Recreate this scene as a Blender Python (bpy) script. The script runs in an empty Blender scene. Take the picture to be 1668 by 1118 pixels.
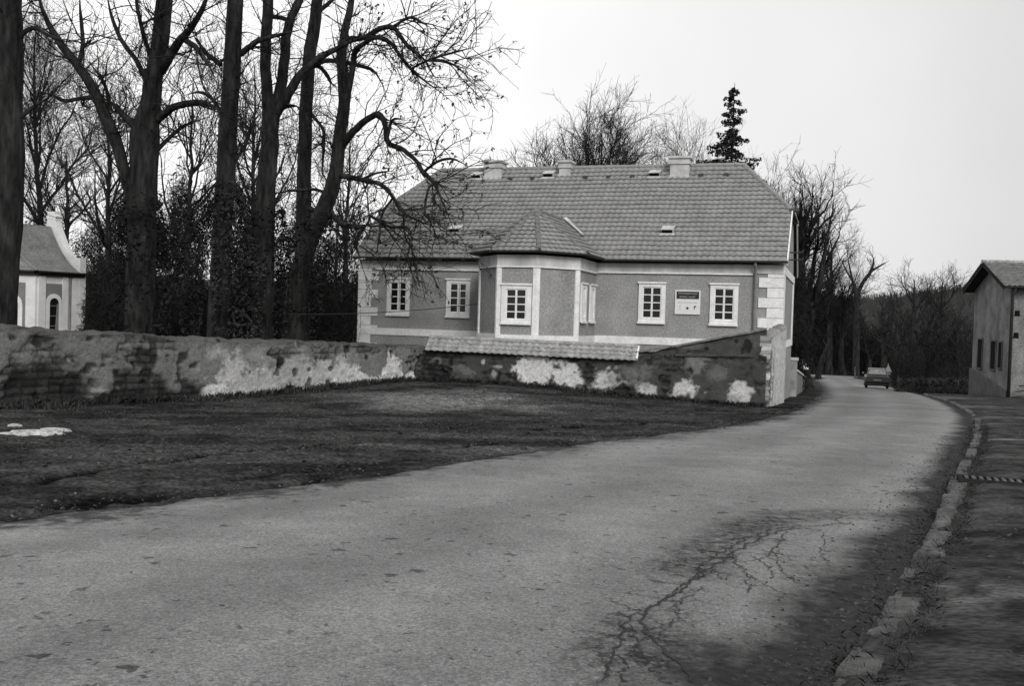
import bpy, math, random
import numpy as np
from mathutils import Vector, Matrix
rng = np.random.default_rng(7)
random.seed(7)
scene = bpy.context.scene
COL = scene.collection
R_ = math.radians
# ------------------------------------------------------------------ camera maths
F = 1622.0; ROLL = .03; PITCH = math.atan(41/1622)
CF = np.array([0, math.cos(PITCH), -math.sin(PITCH)])
r0 = np.array([1., 0, 0]); u0 = np.array([0, math.sin(PITCH), math.cos(PITCH)])
CR = math.cos(ROLL)*r0 + math.sin(ROLL)*u0
CU = -math.sin(ROLL)*r0 + math.cos(ROLL)*u0
CAM = np.array([0, 0, 1.6])
def ray(px, py): return CF + (px-834)/F*CR - (py-559)/F*CU
def at(px, py, Y):
    d = ray(px, py); return CAM + d*(Y/d[1])
# ------------------------------------------------------------------ noise
_T = np.random.default_rng(3).random((256, 256))
def vnoise(x, y):
    x = np.asarray(x, float); y = np.asarray(y, float)
    xi = np.floor(x).astype(int); yi = np.floor(y).astype(int)
    fx = x-xi; fy = y-yi; fx = fx*fx*(3-2*fx); fy = fy*fy*(3-2*fy)
    a = _T[xi & 255, yi & 255]; b = _T[(xi+1) & 255, yi & 255]
    c = _T[xi & 255, (yi+1) & 255]; d = _T[(xi+1) & 255, (yi+1) & 255]
    return (a*(1-fx)+b*fx)*(1-fy)+(c*(1-fx)+d*fx)*fy
def fbm(x, y, s=1., o=4, seed=0):
    t = 0; a = .5; n = 0
    for i in range(o):
        t = t+a*vnoise(np.asarray(x)*s+seed*17.3+i*5.1, np.asarray(y)*s+seed*9.7+i*3.3); n += a; a *= .5; s *= 2.03
    return t/n
def sstep(a, b, x):
    t = np.clip((np.asarray(x, float)-a)/(b-a), 0, 1); return t*t*(3-2*t)
# ------------------------------------------------------------------ terrain
_ys = np.linspace(-60, 1500, 3121)
_sl = np.interp(_ys, [-60, 0, 60, 72, 110, 150, 300, 500, 1500], [.03, .03, .0456, .044, .036, .03, .01, 0, 0])
_zz = -np.concatenate([[0], np.cumsum((_sl[1:]+_sl[:-1])/2*np.diff(_ys))])
_zz -= np.interp(0, _ys, _zz)
WL = [(-3.26, 35.0), (-11.36, 22.5), (-24.0, 3.0)]           # left garden wall centre line (corner -> left)
WF = [(-3.26, 35.0), (8.2, 32.0)]                             # front garden wall centre line
def side(ax, ay, bx, by, x, y):
    L = math.hypot(bx-ax, by-ay); return ((bx-ax)*(y-ay)-(by-ay)*(x-ax))/L
def ground0(x, y):
    x = np.asarray(x, float); y = np.asarray(y, float)
    z = np.interp(y, _ys, _zz)
    z = z+.52*np.exp(-((x+2.2)/7.5)**2)*sstep(24, 34.5, y)*(1-sstep(60, 80, y))
    return z
def ground(x, y):
    x = np.asarray(x, float); y = np.asarray(y, float)
    z = ground0(x, y)
    d1 = -side(-3.26, 35, -11.36, 22.5, x, y)                  # >0 behind left wall
    d2 = side(-3.26, 35.0, 8.2, 32.0, x, y)                   # >0 behind front wall
    fx, fy, gx, gy = 8.2, 32.0, 9.85, 36.5
    d3 = side(fx, fy, gx, gy, x, y)                            # >0 left of flank line
    d3 = np.where(y > 36.5, side(9.85, 36.5, 12.63, 45.06, x, y), d3)
    inside = np.minimum(np.minimum(d1, d2), d3)
    m = sstep(-.1, .15, inside)
    yard = np.where(y < 44, -.35, -.35-(y-44)*np.where(x > 4, .13, .03))
    return z*(1-m)+np.maximum(z, yard)*m
def G(px, py):
    d = ray(px, py); lo = .5; hi = 400.
    ts = np.linspace(1, 400, 6000); p = CAM[None]+d[None]*ts[:, None]
    below = p[:, 2] < ground0(p[:, 0], p[:, 1])
    i = int(np.argmax(below)) if below.any() else len(ts)-1
    return p[i]
# ------------------------------------------------------------------ materials
def nt(m):
    m.use_nodes = True; t = m.node_tree; return t, t.nodes, t.links
def gmat(name, val, rough=.9, nscale=3., namp=.35, bump=.3, bscale=40., attr=None, spec=.25, detail=6., stretch=(1, 1, 1), fine=0., fscale=90., coord='Object', bdist=.01):
    m = bpy.data.materials.new(name); t, N, L = nt(m)
    b = N['Principled BSDF']; b.inputs['Roughness'].default_value = rough; b.inputs['Specular IOR Level'].default_value = spec
    tc = N.new('ShaderNodeTexCoord'); mp = N.new('ShaderNodeMapping'); mp.inputs['Scale'].default_value = stretch
    L.new(tc.outputs[coord], mp.inputs[0])
    n = N.new('ShaderNodeTexNoise'); n.inputs['Scale'].default_value = nscale; n.inputs['Detail'].default_value = detail; n.inputs['Roughness'].default_value = .62
    L.new(mp.outputs[0], n.inputs['Vector'])
    mr = N.new('ShaderNodeMapRange'); mr.inputs[1].default_value = .28; mr.inputs[2].default_value = .72
    mr.inputs[3].default_value = val*(1-namp); mr.inputs[4].default_value = val*(1+namp)
    L.new(n.outputs['Fac'], mr.inputs[0]); out = mr.outputs[0]
    if fine:
        n2 = N.new('ShaderNodeTexNoise'); n2.inputs['Scale'].default_value = fscale; n2.inputs['Detail'].default_value = 3
        L.new(mp.outputs[0], n2.inputs['Vector'])
        m2 = N.new('ShaderNodeMapRange'); m2.inputs[1].default_value = .3; m2.inputs[2].default_value = .7; m2.inputs[3].default_value = 1-fine; m2.inputs[4].default_value = 1+fine
        L.new(n2.outputs['Fac'], m2.inputs[0])
        mu = N.new('ShaderNodeMath'); mu.operation = 'MULTIPLY'; L.new(out, mu.inputs[0]); L.new(m2.outputs[0], mu.inputs[1]); out = mu.outputs[0]
    if attr:
        a = N.new('ShaderNodeAttribute'); a.attribute_name = attr
        mu = N.new('ShaderNodeMath'); mu.operation = 'MULTIPLY'; L.new(out, mu.inputs[0]); L.new(a.outputs['Fac'], mu.inputs[1]); out = mu.outputs[0]
    L.new(out, b.inputs['Base Color'])
    if bump:
        bn = N.new('ShaderNodeTexNoise'); bn.inputs['Scale'].default_value = bscale; bn.inputs['Detail'].default_value = 4
        L.new(mp.outputs[0], bn.inputs['Vector'])
        bp = N.new('ShaderNodeBump'); bp.inputs['Strength'].default_value = bump; bp.inputs['Distance'].default_value = bdist
        L.new(bn.outputs['Fac'], bp.inputs['Height']); L.new(bp.outputs[0], b.inputs['Normal'])
    return m
M = {}
M['stucco'] = gmat('grey_roughcast', .30, nscale=.9, namp=.22, bump=1., bscale=26, fine=.28, fscale=17, bdist=.02)
M['stucco_bay'] = gmat('grey_roughcast_bay', .285, nscale=.9, namp=.24, bump=1., bscale=26, fine=.28, fscale=17, bdist=.02, stretch=(1, 1, .8))
M['white'] = gmat('white_limewash', .76, nscale=2.2, namp=.16, bump=.3, bscale=30, fine=.12, fscale=14)
M['trim'] = gmat('white_trim', .78, nscale=2.2, namp=.15, bump=.2, bscale=30, fine=.1, fscale=14)
M['frieze'] = gmat('grey_white_limewash', .56, nscale=1.3, namp=.32, bump=.2, bscale=30, fine=.06, stretch=(1, 1, .4))
M['tile'] = gmat('clay_tile', .255, nscale=1.6, namp=.18, bump=.2, bscale=25, fine=.16, fscale=9)
M['tile_old'] = gmat('weathered_tile', .30, nscale=3, namp=.4, bump=.3, bscale=25, fine=.2, fscale=12)
M['tile_barn'] = gmat('barn_tile', .15, nscale=3, namp=.4, bump=.3, bscale=25, fine=.25, fscale=12)
M['ridge'] = gmat('ridge_tile', .17, nscale=5, namp=.4, bump=.2)
M['metal_dark'] = gmat('dark_zinc', .05, rough=.6, nscale=3, namp=.3, bump=0)
M['metal_grey'] = gmat('grey_zinc', .2, rough=.6, nscale=3, namp=.3, bump=0)
M['chim'] = gmat('pale_chimney_render', .5, nscale=2.5, namp=.3, bump=.3, fine=.1)
M['bark'] = gmat('wet_bark', .021, nscale=3, namp=.95, bump=1., bscale=9, stretch=(1, 1, .25), bdist=.08, fine=.5, fscale=8, spec=.15)
M['bark_far'] = gmat('grey_bark', .034, nscale=4, namp=.4, bump=0, spec=.1)
M['bark_pale'] = gmat('pale_bark', .055, nscale=4, namp=.3, bump=0, spec=.1)
M['leaf_dry'] = gmat('withered_seed', .05, nscale=2, namp=.4, bump=0, spec=.1)
M['ivy'] = gmat('ivy_leaf', .035, rough=.9, nscale=1.1, namp=.9, bump=0, spec=.05)
M['dark_leaf'] = gmat('dark_thicket', .02, rough=1., nscale=.5, namp=.8, bump=0, spec=.0)
M['needle'] = gmat('spruce_needle', .03, nscale=1, namp=.5, bump=0, spec=.1)
M['hillwood'] = gmat('hill_wood', .058, nscale=.05, namp=.35, bump=0, spec=.05)
M['grass_dry'] = gmat('dry_grass', .085, nscale=.8, namp=.5, bump=0, spec=.1)
M['weed'] = gmat('dark_weed', .05, nscale=1, namp=.6, bump=0, spec=.1)
M['wall_old'] = gmat('old_plaster_wall', 1., nscale=9, namp=.22, bump=.9, bscale=16, attr='alb', fine=.2, fscale=40, bdist=.03)
M['ground'] = gmat('damp_soil', 1., nscale=4, namp=.55, bump=1., bscale=11, attr='alb', fine=.6, fscale=17, bdist=.07, rough=1., spec=.0)
M['kerb'] = gmat('kerb_granite', .085, nscale=5, namp=.65, bump=.8, bscale=50, fine=.3)
M['snow'] = gmat('snow', .40, nscale=6, namp=.5, bump=.6, bscale=15, fine=.3, fscale=25)
M['barn'] = gmat('barn_render', .21, nscale=1.1, namp=.5, bump=1., bscale=18, fine=.3, fscale=12, bdist=.03)
M['barn_base'] = gmat('barn_plinth', .13, nscale=2, namp=.3, bump=.5, fine=.2)
M['black'] = gmat('dark_opening', .008, nscale=3, namp=.3, bump=0, spec=.1)
M['dark_wood'] = gmat('dark_timber', .03, nscale=6, namp=.5, bump=.3)
M['plank'] = gmat('grey_plank', .16, nscale=6, namp=.5, bump=.3, stretch=(1, 8, 8))
M['glass'] = gmat('window_glass', .012, rough=.12, nscale=2, namp=.4, bump=0, spec=.45)
M['car'] = gmat('car_paint', .055, rough=.35, nscale=2, namp=.1, bump=0, spec=.4)
M['car_glass'] = gmat('car_glass', .05, rough=.05, nscale=2, namp=.1, bump=0, spec=1.)
M['rubber'] = gmat('rubber', .012, nscale=3, namp=.2, bump=0)
M['chrome'] = gmat('dull_chrome', .35, rough=.3, nscale=3, namp=.1, bump=0); M['chrome'].node_tree.nodes['Principled BSDF'].inputs['Metallic'].default_value = .8
M['lamp_red'] = gmat('tail_lens', .06, rough=.3, nscale=3, namp=.1, bump=0)
M['plate'] = gmat('plate_white', .6, nscale=3, namp=.1, bump=0)
M['sign_white'] = gmat('sign_white', .72, nscale=5, namp=.06, bump=0)
M['sign_dark'] = gmat('sign_dark', .03, nscale=5, namp=.2, bump=0)
M['sign_grey'] = gmat('sign_grey', .45, nscale=5, namp=.1, bump=0)
M['sign_pale'] = gmat('sign_letter', .42, nscale=5, namp=.1, bump=0)
M['grate'] = gmat('cast_iron', .03, rough=.95, nscale=5, namp=.4, bump=.2, spec=.0)
M['chapel_wall'] = gmat('chapel_limewash', .72, nscale=1, namp=.16, bump=.3, fine=.12, fscale=20)
M['chapel_panel'] = gmat('chapel_grey_panel', .2, nscale=1, namp=.2, bump=.3, fine=.15)
M['chapel_roof'] = gmat('chapel_shingle', .17, nscale=1.5, namp=.3, bump=.6, bscale=12, fine=.3, fscale=10)
M['cable'] = gmat('cable_rubber', .03, nscale=3, namp=.1, bump=0)

def road_mat():
    m = bpy.data.materials.new('worn_asphalt'); t, N, L = nt(m); b = N['Principled BSDF']
    b.inputs['Roughness'].default_value = .92; b.inputs['Specular IOR Level'].default_value = .12
    tc = N.new('ShaderNodeTexCoord')
    def noise(s, det=5, vec=None, rough=.6):
        n = N.new('ShaderNodeTexNoise'); n.inputs['Scale'].default_value = s; n.inputs['Detail'].default_value = det; n.inputs['Roughness'].default_value = rough
        L.new(vec or tc.outputs['Object'], n.inputs['Vector']); return n.outputs['Fac']
    def mr(src, a, b_, c, d):
        n = N.new('ShaderNodeMapRange'); n.inputs[1].default_value = a; n.inputs[2].default_value = b_; n.inputs[3].default_value = c; n.inputs[4].default_value = d
        L.new(src, n.inputs[0]); return n.outputs[0]
    def mth(op, a, b_):
        n = N.new('ShaderNodeMath'); n.operation = op
        for i, q in enumerate((a, b_)):
            if isinstance(q, (int, float)): n.inputs[i].default_value = q
            else: L.new(q, n.inputs[i])
        return n.outputs[0]
    base = mr(noise(.35, 4), .3, .7, .165, .235)
    base = mth('MULTIPLY', base, mr(noise(2.2, 6), .3, .7, .86, 1.14))
    base = mth('MULTIPLY', base, mr(noise(55, 3, rough=.8), .25, .75, .35, 1.65))
    base = mth('MULTIPLY', base, mr(noise(24, 4, rough=.85), .3, .7, .68, 1.32))
    base = mth('MULTIPLY', base, mr(noise(170, 2, rough=.8), .3, .7, .75, 1.25))
    # dark blots: droppings and oil spots, thicker in some areas
    mp = N.new('ShaderNodeMapping'); L.new(tc.outputs['Object'], mp.inputs[0])
    wn = N.new('ShaderNodeTexNoise'); wn.inputs['Scale'].default_value = 13; wn.inputs['Detail'].default_value = 4
    L.new(tc.outputs['Object'], wn.inputs['Vector'])
    vm = N.new('ShaderNodeVectorMath'); vm.operation = 'MULTIPLY_ADD'; L.new(wn.outputs['Color'], vm.inputs[0]); vm.inputs[1].default_value = (.2, .2, 0); L.new(tc.outputs['Object'], vm.inputs[2])
    v = N.new('ShaderNodeTexVoronoi'); v.inputs['Scale'].default_value = 6.5; v.inputs['Randomness'].default_value = 1; L.new(vm.outputs[0], v.inputs['Vector'])
    sep = N.new('ShaderNodeSeparateColor'); L.new(v.outputs['Color'], sep.inputs[0])
    rad = mr(sep.outputs[0], .5, 1., .0, .36)
    area = mr(noise(.55, 3), .40, .56, .15, 1.)
    rad = mth('MULTIPLY', rad, area)
    d = mth('SUBTRACT', v.outputs['Distance'], rad)
    spot = mr(d, -.05, .04, .62, 0)
    base = mth('MULTIPLY', base, mth('SUBTRACT', 1., spot))
    # small pits all over, denser in patches
    v2 = N.new('ShaderNodeTexVoronoi'); v2.inputs['Scale'].default_value = 17; L.new(vm.outputs[0], v2.inputs['Vector'])
    sp2 = N.new('ShaderNodeSeparateColor'); L.new(v2.outputs['Color'], sp2.inputs[0])
    r2 = mth('MULTIPLY', mr(sp2.outputs[1], .55, 1., 0, .42), mr(noise(.8, 4), .36, .6, .25, 1.))
    base = mth('MULTIPLY', base, mth('SUBTRACT', 1., mr(mth('SUBTRACT', v2.outputs['Distance'], r2), -.08, .05, .6, 0)))
    # polished wheel tracks and a darker seam between them
    ac = N.new('ShaderNodeAttribute'); ac.attribute_name = 'across'
    wv = mth('SINE', mth('MULTIPLY', mth('ADD', ac.outputs['Fac'], mr(noise(.25, 3), .3, .7, -.4, .4)), 3.3), 0)
    base = mth('MULTIPLY', base, mr(wv, -1, 1, .88, 1.09))
    # crazed surface round the broken patch
    cz = N.new('ShaderNodeAttribute'); cz.attribute_name = 'craze'
    v3 = N.new('ShaderNodeTexVoronoi'); v3.feature = 'DISTANCE_TO_EDGE'; v3.inputs['Scale'].default_value = 3.6; L.new(vm.outputs[0], v3.inputs['Vector'])
    v4 = N.new('ShaderNodeTexVoronoi'); v4.feature = 'DISTANCE_TO_EDGE'; v4.inputs['Scale'].default_value = 8.5; L.new(vm.outputs[0], v4.inputs['Vector'])
    cr = mth('MAXIMUM', mr(v3.outputs['Distance'], .012, .05, .8, 0), mth('MULTIPLY', mr(v4.outputs['Distance'], .02, .07, .6, 0), mr(noise(2.5, 3), .45, .6, 0, 1)))
    cm_ = mth('MULTIPLY', cr, mth('MULTIPLY', cz.outputs['Fac'], mr(noise(3, 3), .38, .55, .2, 1.)))
    base = mth('MULTIPLY', base, mth('SUBTRACT', 1., cm_))
    sa = N.new('ShaderNodeAttribute'); sa.attribute_name = 'stain'
    base = mth('MULTIPLY', base, mth('SUBTRACT', 1., mth('MULTIPLY', sa.outputs['Fac'], mr(noise(9, 6, rough=.8), .38, .62, .05, .85))))
    # grit collected along the kerb (attribute = metres from kerb)
    a = N.new('ShaderNodeAttribute'); a.attribute_name = 'edge'
    e = mth('SUBTRACT', a.outputs['Fac'], mr(noise(1.1, 6), .3, .7, -.22, .22))
    e = mth('SUBTRACT', e, mr(noise(9, 5), .3, .7, -.07, .07))
    dirt = mr(e, .30, .72, 1, 0)
    mx = N.new('ShaderNodeMix'); L.new(dirt, mx.inputs[0]); L.new(base, mx.inputs[2])
    dv = mr(noise(14, 6), .3, .7, .012, .045); L.new(dv, mx.inputs[3])
    base = mx.outputs[0]
    # damp earth tracked on to the left edge
    a2 = N.new('ShaderNodeAttribute'); a2.attribute_name = 'ledge'
    e2 = mth('SUBTRACT', a2.outputs['Fac'], mth('ADD', mr(noise(.9, 6), .3, .7, -.4, .4), mr(noise(6, 6, rough=.85), .3, .7, -.7, .7)))
    d2 = mr(e2, .02, .62, 1, 0)
    mx2 = N.new('ShaderNodeMix'); L.new(d2, mx2.inputs[0]); L.new(base, mx2.inputs[2]); L.new(mr(noise(12, 5), .3, .7, .022, .06), mx2.inputs[3])
    L.new(mx2.outputs[0], b.inputs['Base Color'])
    bp = N.new('ShaderNodeBump'); bp.inputs['Strength'].default_value = .7; bp.inputs['Distance'].default_value = .008
    L.new(noise(75, 4), bp.inputs['Height']); L.new(bp.outputs[0], b.inputs['Normal'])
    return m
M['road'] = road_mat()

def pave_mat():
    m = gmat('wet_pavement', .047, nscale=1.9, namp=.8, bump=.6, bscale=18, fine=.5, fscale=24, stretch=(.75, 1.2, 1), attr='alb', rough=.97, spec=.03, bdist=.02)
    return m
M['pave'] = pave_mat()
# ------------------------------------------------------------------ object helpers
def link(name, me, mat, parent=None):
    o = bpy.data.objects.new(name, me); COL.objects.link(o)
    if mat is not None:
        for mm in (mat if isinstance(mat, (list, tuple)) else [mat]): me.materials.append(mm)
    if parent: o.parent = parent
    return o
def tag(o, label=None, cat=None, group=None, kind=None):
    if label: o['label'] = label
    if cat: o['category'] = cat
    if group: o['group'] = group
    if kind: o['kind'] = kind
    return o
def empty(name, loc, rz=0, label=None, cat=None, group=None):
    o = bpy.data.objects.new(name, None); COL.objects.link(o); o.location = loc; o.rotation_euler.z = rz
    o.empty_display_size = .2
    return tag(o, label, cat, group)
class MB:
    def __init__(s): s.v = []; s.f = []
    def add(s, vs, fs):
        o = len(s.v); s.v += [tuple(map(float, p)) for p in vs]; s.f += [tuple(i+o for i in f) for f in fs]
    def box(s, x0, x1, y0, y1, z0, z1, M4=None):
        p = [(x0, y0, z0), (x1, y0, z0), (x1, y1, z0), (x0, y1, z0), (x0, y0, z1), (x1, y0, z1), (x1, y1, z1), (x0, y1, z1)]
        if M4 is not None: p = [tuple(M4 @ Vector(q)) for q in p]
        s.add(p, [(3, 2, 1, 0), (4, 5, 6, 7), (0, 1, 5, 4), (1, 2, 6, 5), (2, 3, 7, 6), (3, 0, 4, 7)])
    def prism(s, poly, off):
        """poly: list of 3D points, extruded by vector off"""
        n = len(poly); a = [np.array(p, float) for p in poly]; b = [p+np.array(off, float) for p in a]
        s.add(a+b, [tuple(range(n)), tuple(range(2*n-1, n-1, -1))]+[(i, i+n, (i+1) % n+n, (i+1) % n) for i in range(n)])
    def tube(s, pts, rad, n=8):
        pts = np.array(pts, float); K = len(pts); rad = np.broadcast_to(np.array(rad, float), (K,))
        V, Fq = tubes(pts[None], rad[None], n)
        s.add(V, [tuple(f) for f in Fq]+[tuple(range(n-1, -1, -1)), tuple((K-1)*n+i for i in range(n))])
    def obj(s, name, mat, parent=None, smooth=False, bevel=0):
        me = bpy.data.meshes.new(name); me.from_pydata(s.v, [], s.f); me.update()
        if smooth: me.polygons.foreach_set('use_smooth', [True]*len(me.polygons))
        o = link(name, me, mat, parent)
        if bevel:
            b = o.modifiers.new('Bevel', 'BEVEL'); b.width = bevel; b.segments = 2; b.limit_method = 'ANGLE'
        return o
def mesh_np(name, V, Fc, mat, parent=None, smooth=False, attrs=None):
    V = np.ascontiguousarray(V, np.float32); Fc = np.ascontiguousarray(Fc, np.int32); k = Fc.shape[1]
    me = bpy.data.meshes.new(name)
    me.vertices.add(len(V)); me.vertices.foreach_set('co', V.ravel())
    me.loops.add(Fc.size); me.loops.foreach_set('vertex_index', Fc.ravel())
    me.polygons.add(len(Fc)); me.polygons.foreach_set('loop_start', np.arange(0, Fc.size, k, dtype=np.int32))
    me.polygons.foreach_set('loop_total', np.full(len(Fc), k, np.int32))
    if smooth: me.polygons.foreach_set('use_smooth', np.ones(len(Fc), bool))
    me.update(calc_edges=True)
    for n, a in (attrs or {}).items():
        at_ = me.attributes.new(n, 'FLOAT', 'POINT'); at_.data.foreach_set('value', np.ascontiguousarray(a, np.float32))
    return link(name, me, mat, parent)
def gridfaces(nu, nv):
    i = np.arange(nu*nv).reshape(nu, nv)
    return np.stack([i[:-1, :-1], i[1:, :-1], i[1:, 1:], i[:-1, 1:]], -1).reshape(-1, 4)
def tubes(P, Rr, n):
    P = np.asarray(P, float); N, K, _ = P.shape
    T = np.gradient(P, axis=1); T /= np.linalg.norm(T, axis=2, keepdims=True)+1e-9
    m = T.mean(1); ref = np.where(np.abs(m[:, 2:3]) < .8, np.array([[0, 0, 1.]]), np.array([[1., 0, 0]]))[:, None, :]
    U = np.cross(T, ref); U /= np.linalg.norm(U, axis=2, keepdims=True)+1e-9
    W = np.cross(T, U)
    a = np.arange(n)*2*np.pi/n
    V = P[:, :, None, :]+Rr[:, :, None, None]*(np.cos(a)[None, None, :, None]*U[:, :, None, :]+np.sin(a)[None, None, :, None]*W[:, :, None, :])
    idx = np.arange(N*K*n).reshape(N, K, n); nx = np.roll(idx, -1, 2)
    Fq = np.stack([idx[:, :-1], nx[:, :-1], nx[:, 1:], idx[:, 1:]], -1).reshape(-1, 4)
    return V.reshape(-1, 3), Fq
def merge(parts):
    Vs = []; Fs = []; o = 0
    for V, f in parts:
        Vs.append(V); Fs.append(f+o); o += len(V)
    return np.concatenate(Vs), np.concatenate(Fs)
def leafquads(C, size, asp=1., flat=0.):
    n = len(C); a = rng.normal(size=(n, 3)); a /= np.linalg.norm(a, axis=1, keepdims=True)
    b = rng.normal(size=(n, 3)); b[:, 2] *= (1-flat); b -= a*(a*b).sum(1, keepdims=True); b /= np.linalg.norm(b, axis=1, keepdims=True)
    s = (size*(.6+.8*rng.random(n)))[:, None]
    a = a*s*.5*asp; b = b*s*.5
    V = np.stack([C-a-b*.6, C+a*.2-b, C+a+b*.5, C-a*.3+b], 1).reshape(-1, 3)
    return V, np.arange(4*n).reshape(n, 4)
# ------------------------------------------------------------------ tree growth
def smooth_path(pts, K):
    pts = np.array(pts, float); n = len(pts)
    d = np.concatenate([[0], np.cumsum(np.linalg.norm(np.diff(pts[:, :3], axis=0), axis=1))])
    q = np.vstack([2*pts[0]-pts[1], pts, 2*pts[-1]-pts[-2]])
    out = []
    for s in np.linspace(0, d[-1], K):
        i = min(max(np.searchsorted(d, s)-1, 0), n-2); t = (s-d[i])/(d[i+1]-d[i]+1e-9)
        p0, p1, p2, p3 = q[i], q[i+1], q[i+2], q[i+3]
        out.append(.5*(2*p1+(p2-p0)*t+(2*p0-5*p1+4*p2-p3)*t*t+(3*p1-p0-3*p2+p3)*t**3))
    return np.array(out)
def grow(P, Rr, dens, lens, ang, up, wob, K, rmax, rmin, tmin=.15, taper=.5, ratio=.55):
    L = np.linalg.norm(np.diff(P, axis=1), axis=2).sum(1)
    n = rng.poisson(np.clip(L*dens, 0, 400)); idx = np.repeat(np.arange(len(P)), n); m = len(idx)
    if m == 0: return np.zeros((0, K, 3)), np.zeros((0, K))
    t = tmin+(1-tmin)*rng.random(m); kf = t*(P.shape[1]-1); k = np.minimum(kf.astype(int), P.shape[1]-2); fr = (kf-k)[:, None]
    A = P[idx, k]; B = P[idx, k+1]; s = A*(1-fr)+B*fr
    T = B-A; T /= np.linalg.norm(T, axis=1, keepdims=True)+1e-9
    r0 = Rr[idx, k]*(1-fr[:, 0])+Rr[idx, k+1]*fr[:, 0]
    q = rng.normal(size=(m, 3)); q -= T*(q*T).sum(1, keepdims=True); q /= np.linalg.norm(q, axis=1, keepdims=True)+1e-9
    a = np.radians(ang[0]+(ang[1]-ang[0])*rng.random(m))[:, None]
    d = np.cos(a)*T+np.sin(a)*q
    ln = (lens[0]+(lens[1]-lens[0])*rng.random(m)**1.5)*(1-taper*t)
    out = np.zeros((m, K, 3)); out[:, 0] = s
    for i in range(1, K):
        d = d+wob*rng.normal(size=(m, 3)); d[:, 2] += up; d /= np.linalg.norm(d, axis=1, keepdims=True)
        out[:, i] = out[:, i-1]+d*(ln/(K-1))[:, None]
    rs = np.minimum(r0*ratio, rmax); rs = np.maximum(rs, rmin)
    rad = rs[:, None]*(1-np.linspace(0, 1, K)[None])+rmin*.7*np.linspace(0, 1, K)[None]
    return out, rad
def pxpath(path, d, K=None, wob=.03):
    """traced pixel path (x, y, width px[, extra depth]) -> world polyline and radii at real distance"""
    pts = []
    for q in path:
        Y = d+(q[3] if len(q) > 3 else 0); p = at(q[0], q[1], Y); pts.append((*p, q[2]/F*Y/2))
    K = K or max(8, 4*len(path)); s = smooth_path(pts, K)
    P = s[:, :3]+rng.normal(size=(K, 3))*wob*np.clip(s[:, 3:4]*2.2, 0, .25); P[0] = s[0, :3]
    return P, np.clip(s[:, 3]*(1-.75*sstep(.6, 1, np.linspace(0, 1, K))), .006, None)
def traced_tree(label, d, trunk, limbs, twig=1., seeds=0, group=None, dz=0, rtw=.008, ivy=0, mat='bark', up=.05, lens=(.8, 2.6)):
    base = trunk[0]; b = at(base[0], base[1], d); bz = float(ground(b[0], b[1]))
    root = empty('bare_tree', (b[0], b[1], bz), 0, label, 'tree', group)
    loc = np.array([b[0], b[1], bz])
    P, Rr = pxpath(trunk, d, wob=.05)
    P = np.vstack([[b[0], b[1], bz-.2], P]); Rr = np.concatenate([[Rr[0]*1.45], Rr])
    stems = [(P, Rr)]+[pxpath(l, d) for l in limbs]
    parts = []
    for i, (p, r) in enumerate(stems):
        nn = 12 if i == 0 else 8
        V, f = tubes(p[None], r[None], nn)
        if i == 0:   # bark ridges and buttresses
            c = np.repeat(p, nn, 0); V = c+(V-c)*(1+.22*(fbm(np.tile(np.arange(nn), len(p))*1.3, V[:, 2]*.9, 1, 3, seeds)-.5)[:, None])
        parts.append((V, f))
    V, f = merge(parts); mesh_np('trunk', V-loc, f, M[mat], root, True)
    # twigs
    parts = []; tips = []
    for i, (p, r) in enumerate(stems):
        z0 = 2.2 if i == 0 else -9
        q = p[None]; rr = r[None]
        a, ar = grow(q, rr, .9*twig if i == 0 else 1.7*twig, lens, (30, 80), up, .17, 9, .026, rtw*1.3, .3 if i == 0 else .12, .3)
        if i == 0 and len(a):
            k = a[:, 0, 2] > bz+2.6; a, ar = a[k], ar[k]
        b1, br = grow(a, ar, 2.4, (.4, 1.7), (22, 65), up*.4, .17, 7, .013, rtw, .1, .3)
        c1, cr = grow(b1, br, 2.8, (.2, .85), (20, 70), -.02, .2, 4, .012, rtw*.75, .1, .2)
        for pp, rr2, n in ((a, ar, 5), (b1, br, 3), (c1, cr, 3)):
            if len(pp): parts.append(tubes(pp, rr2, n))
        if len(c1): tips.append(c1[:, -1])
        if len(b1): tips.append(b1[:, -1])
    if parts:
        V, f = merge(parts); mesh_np('crown', V-loc, f, M[mat], root)
    return root, loc, stems, (np.concatenate(tips) if tips else np.zeros((0, 3)))
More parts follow.
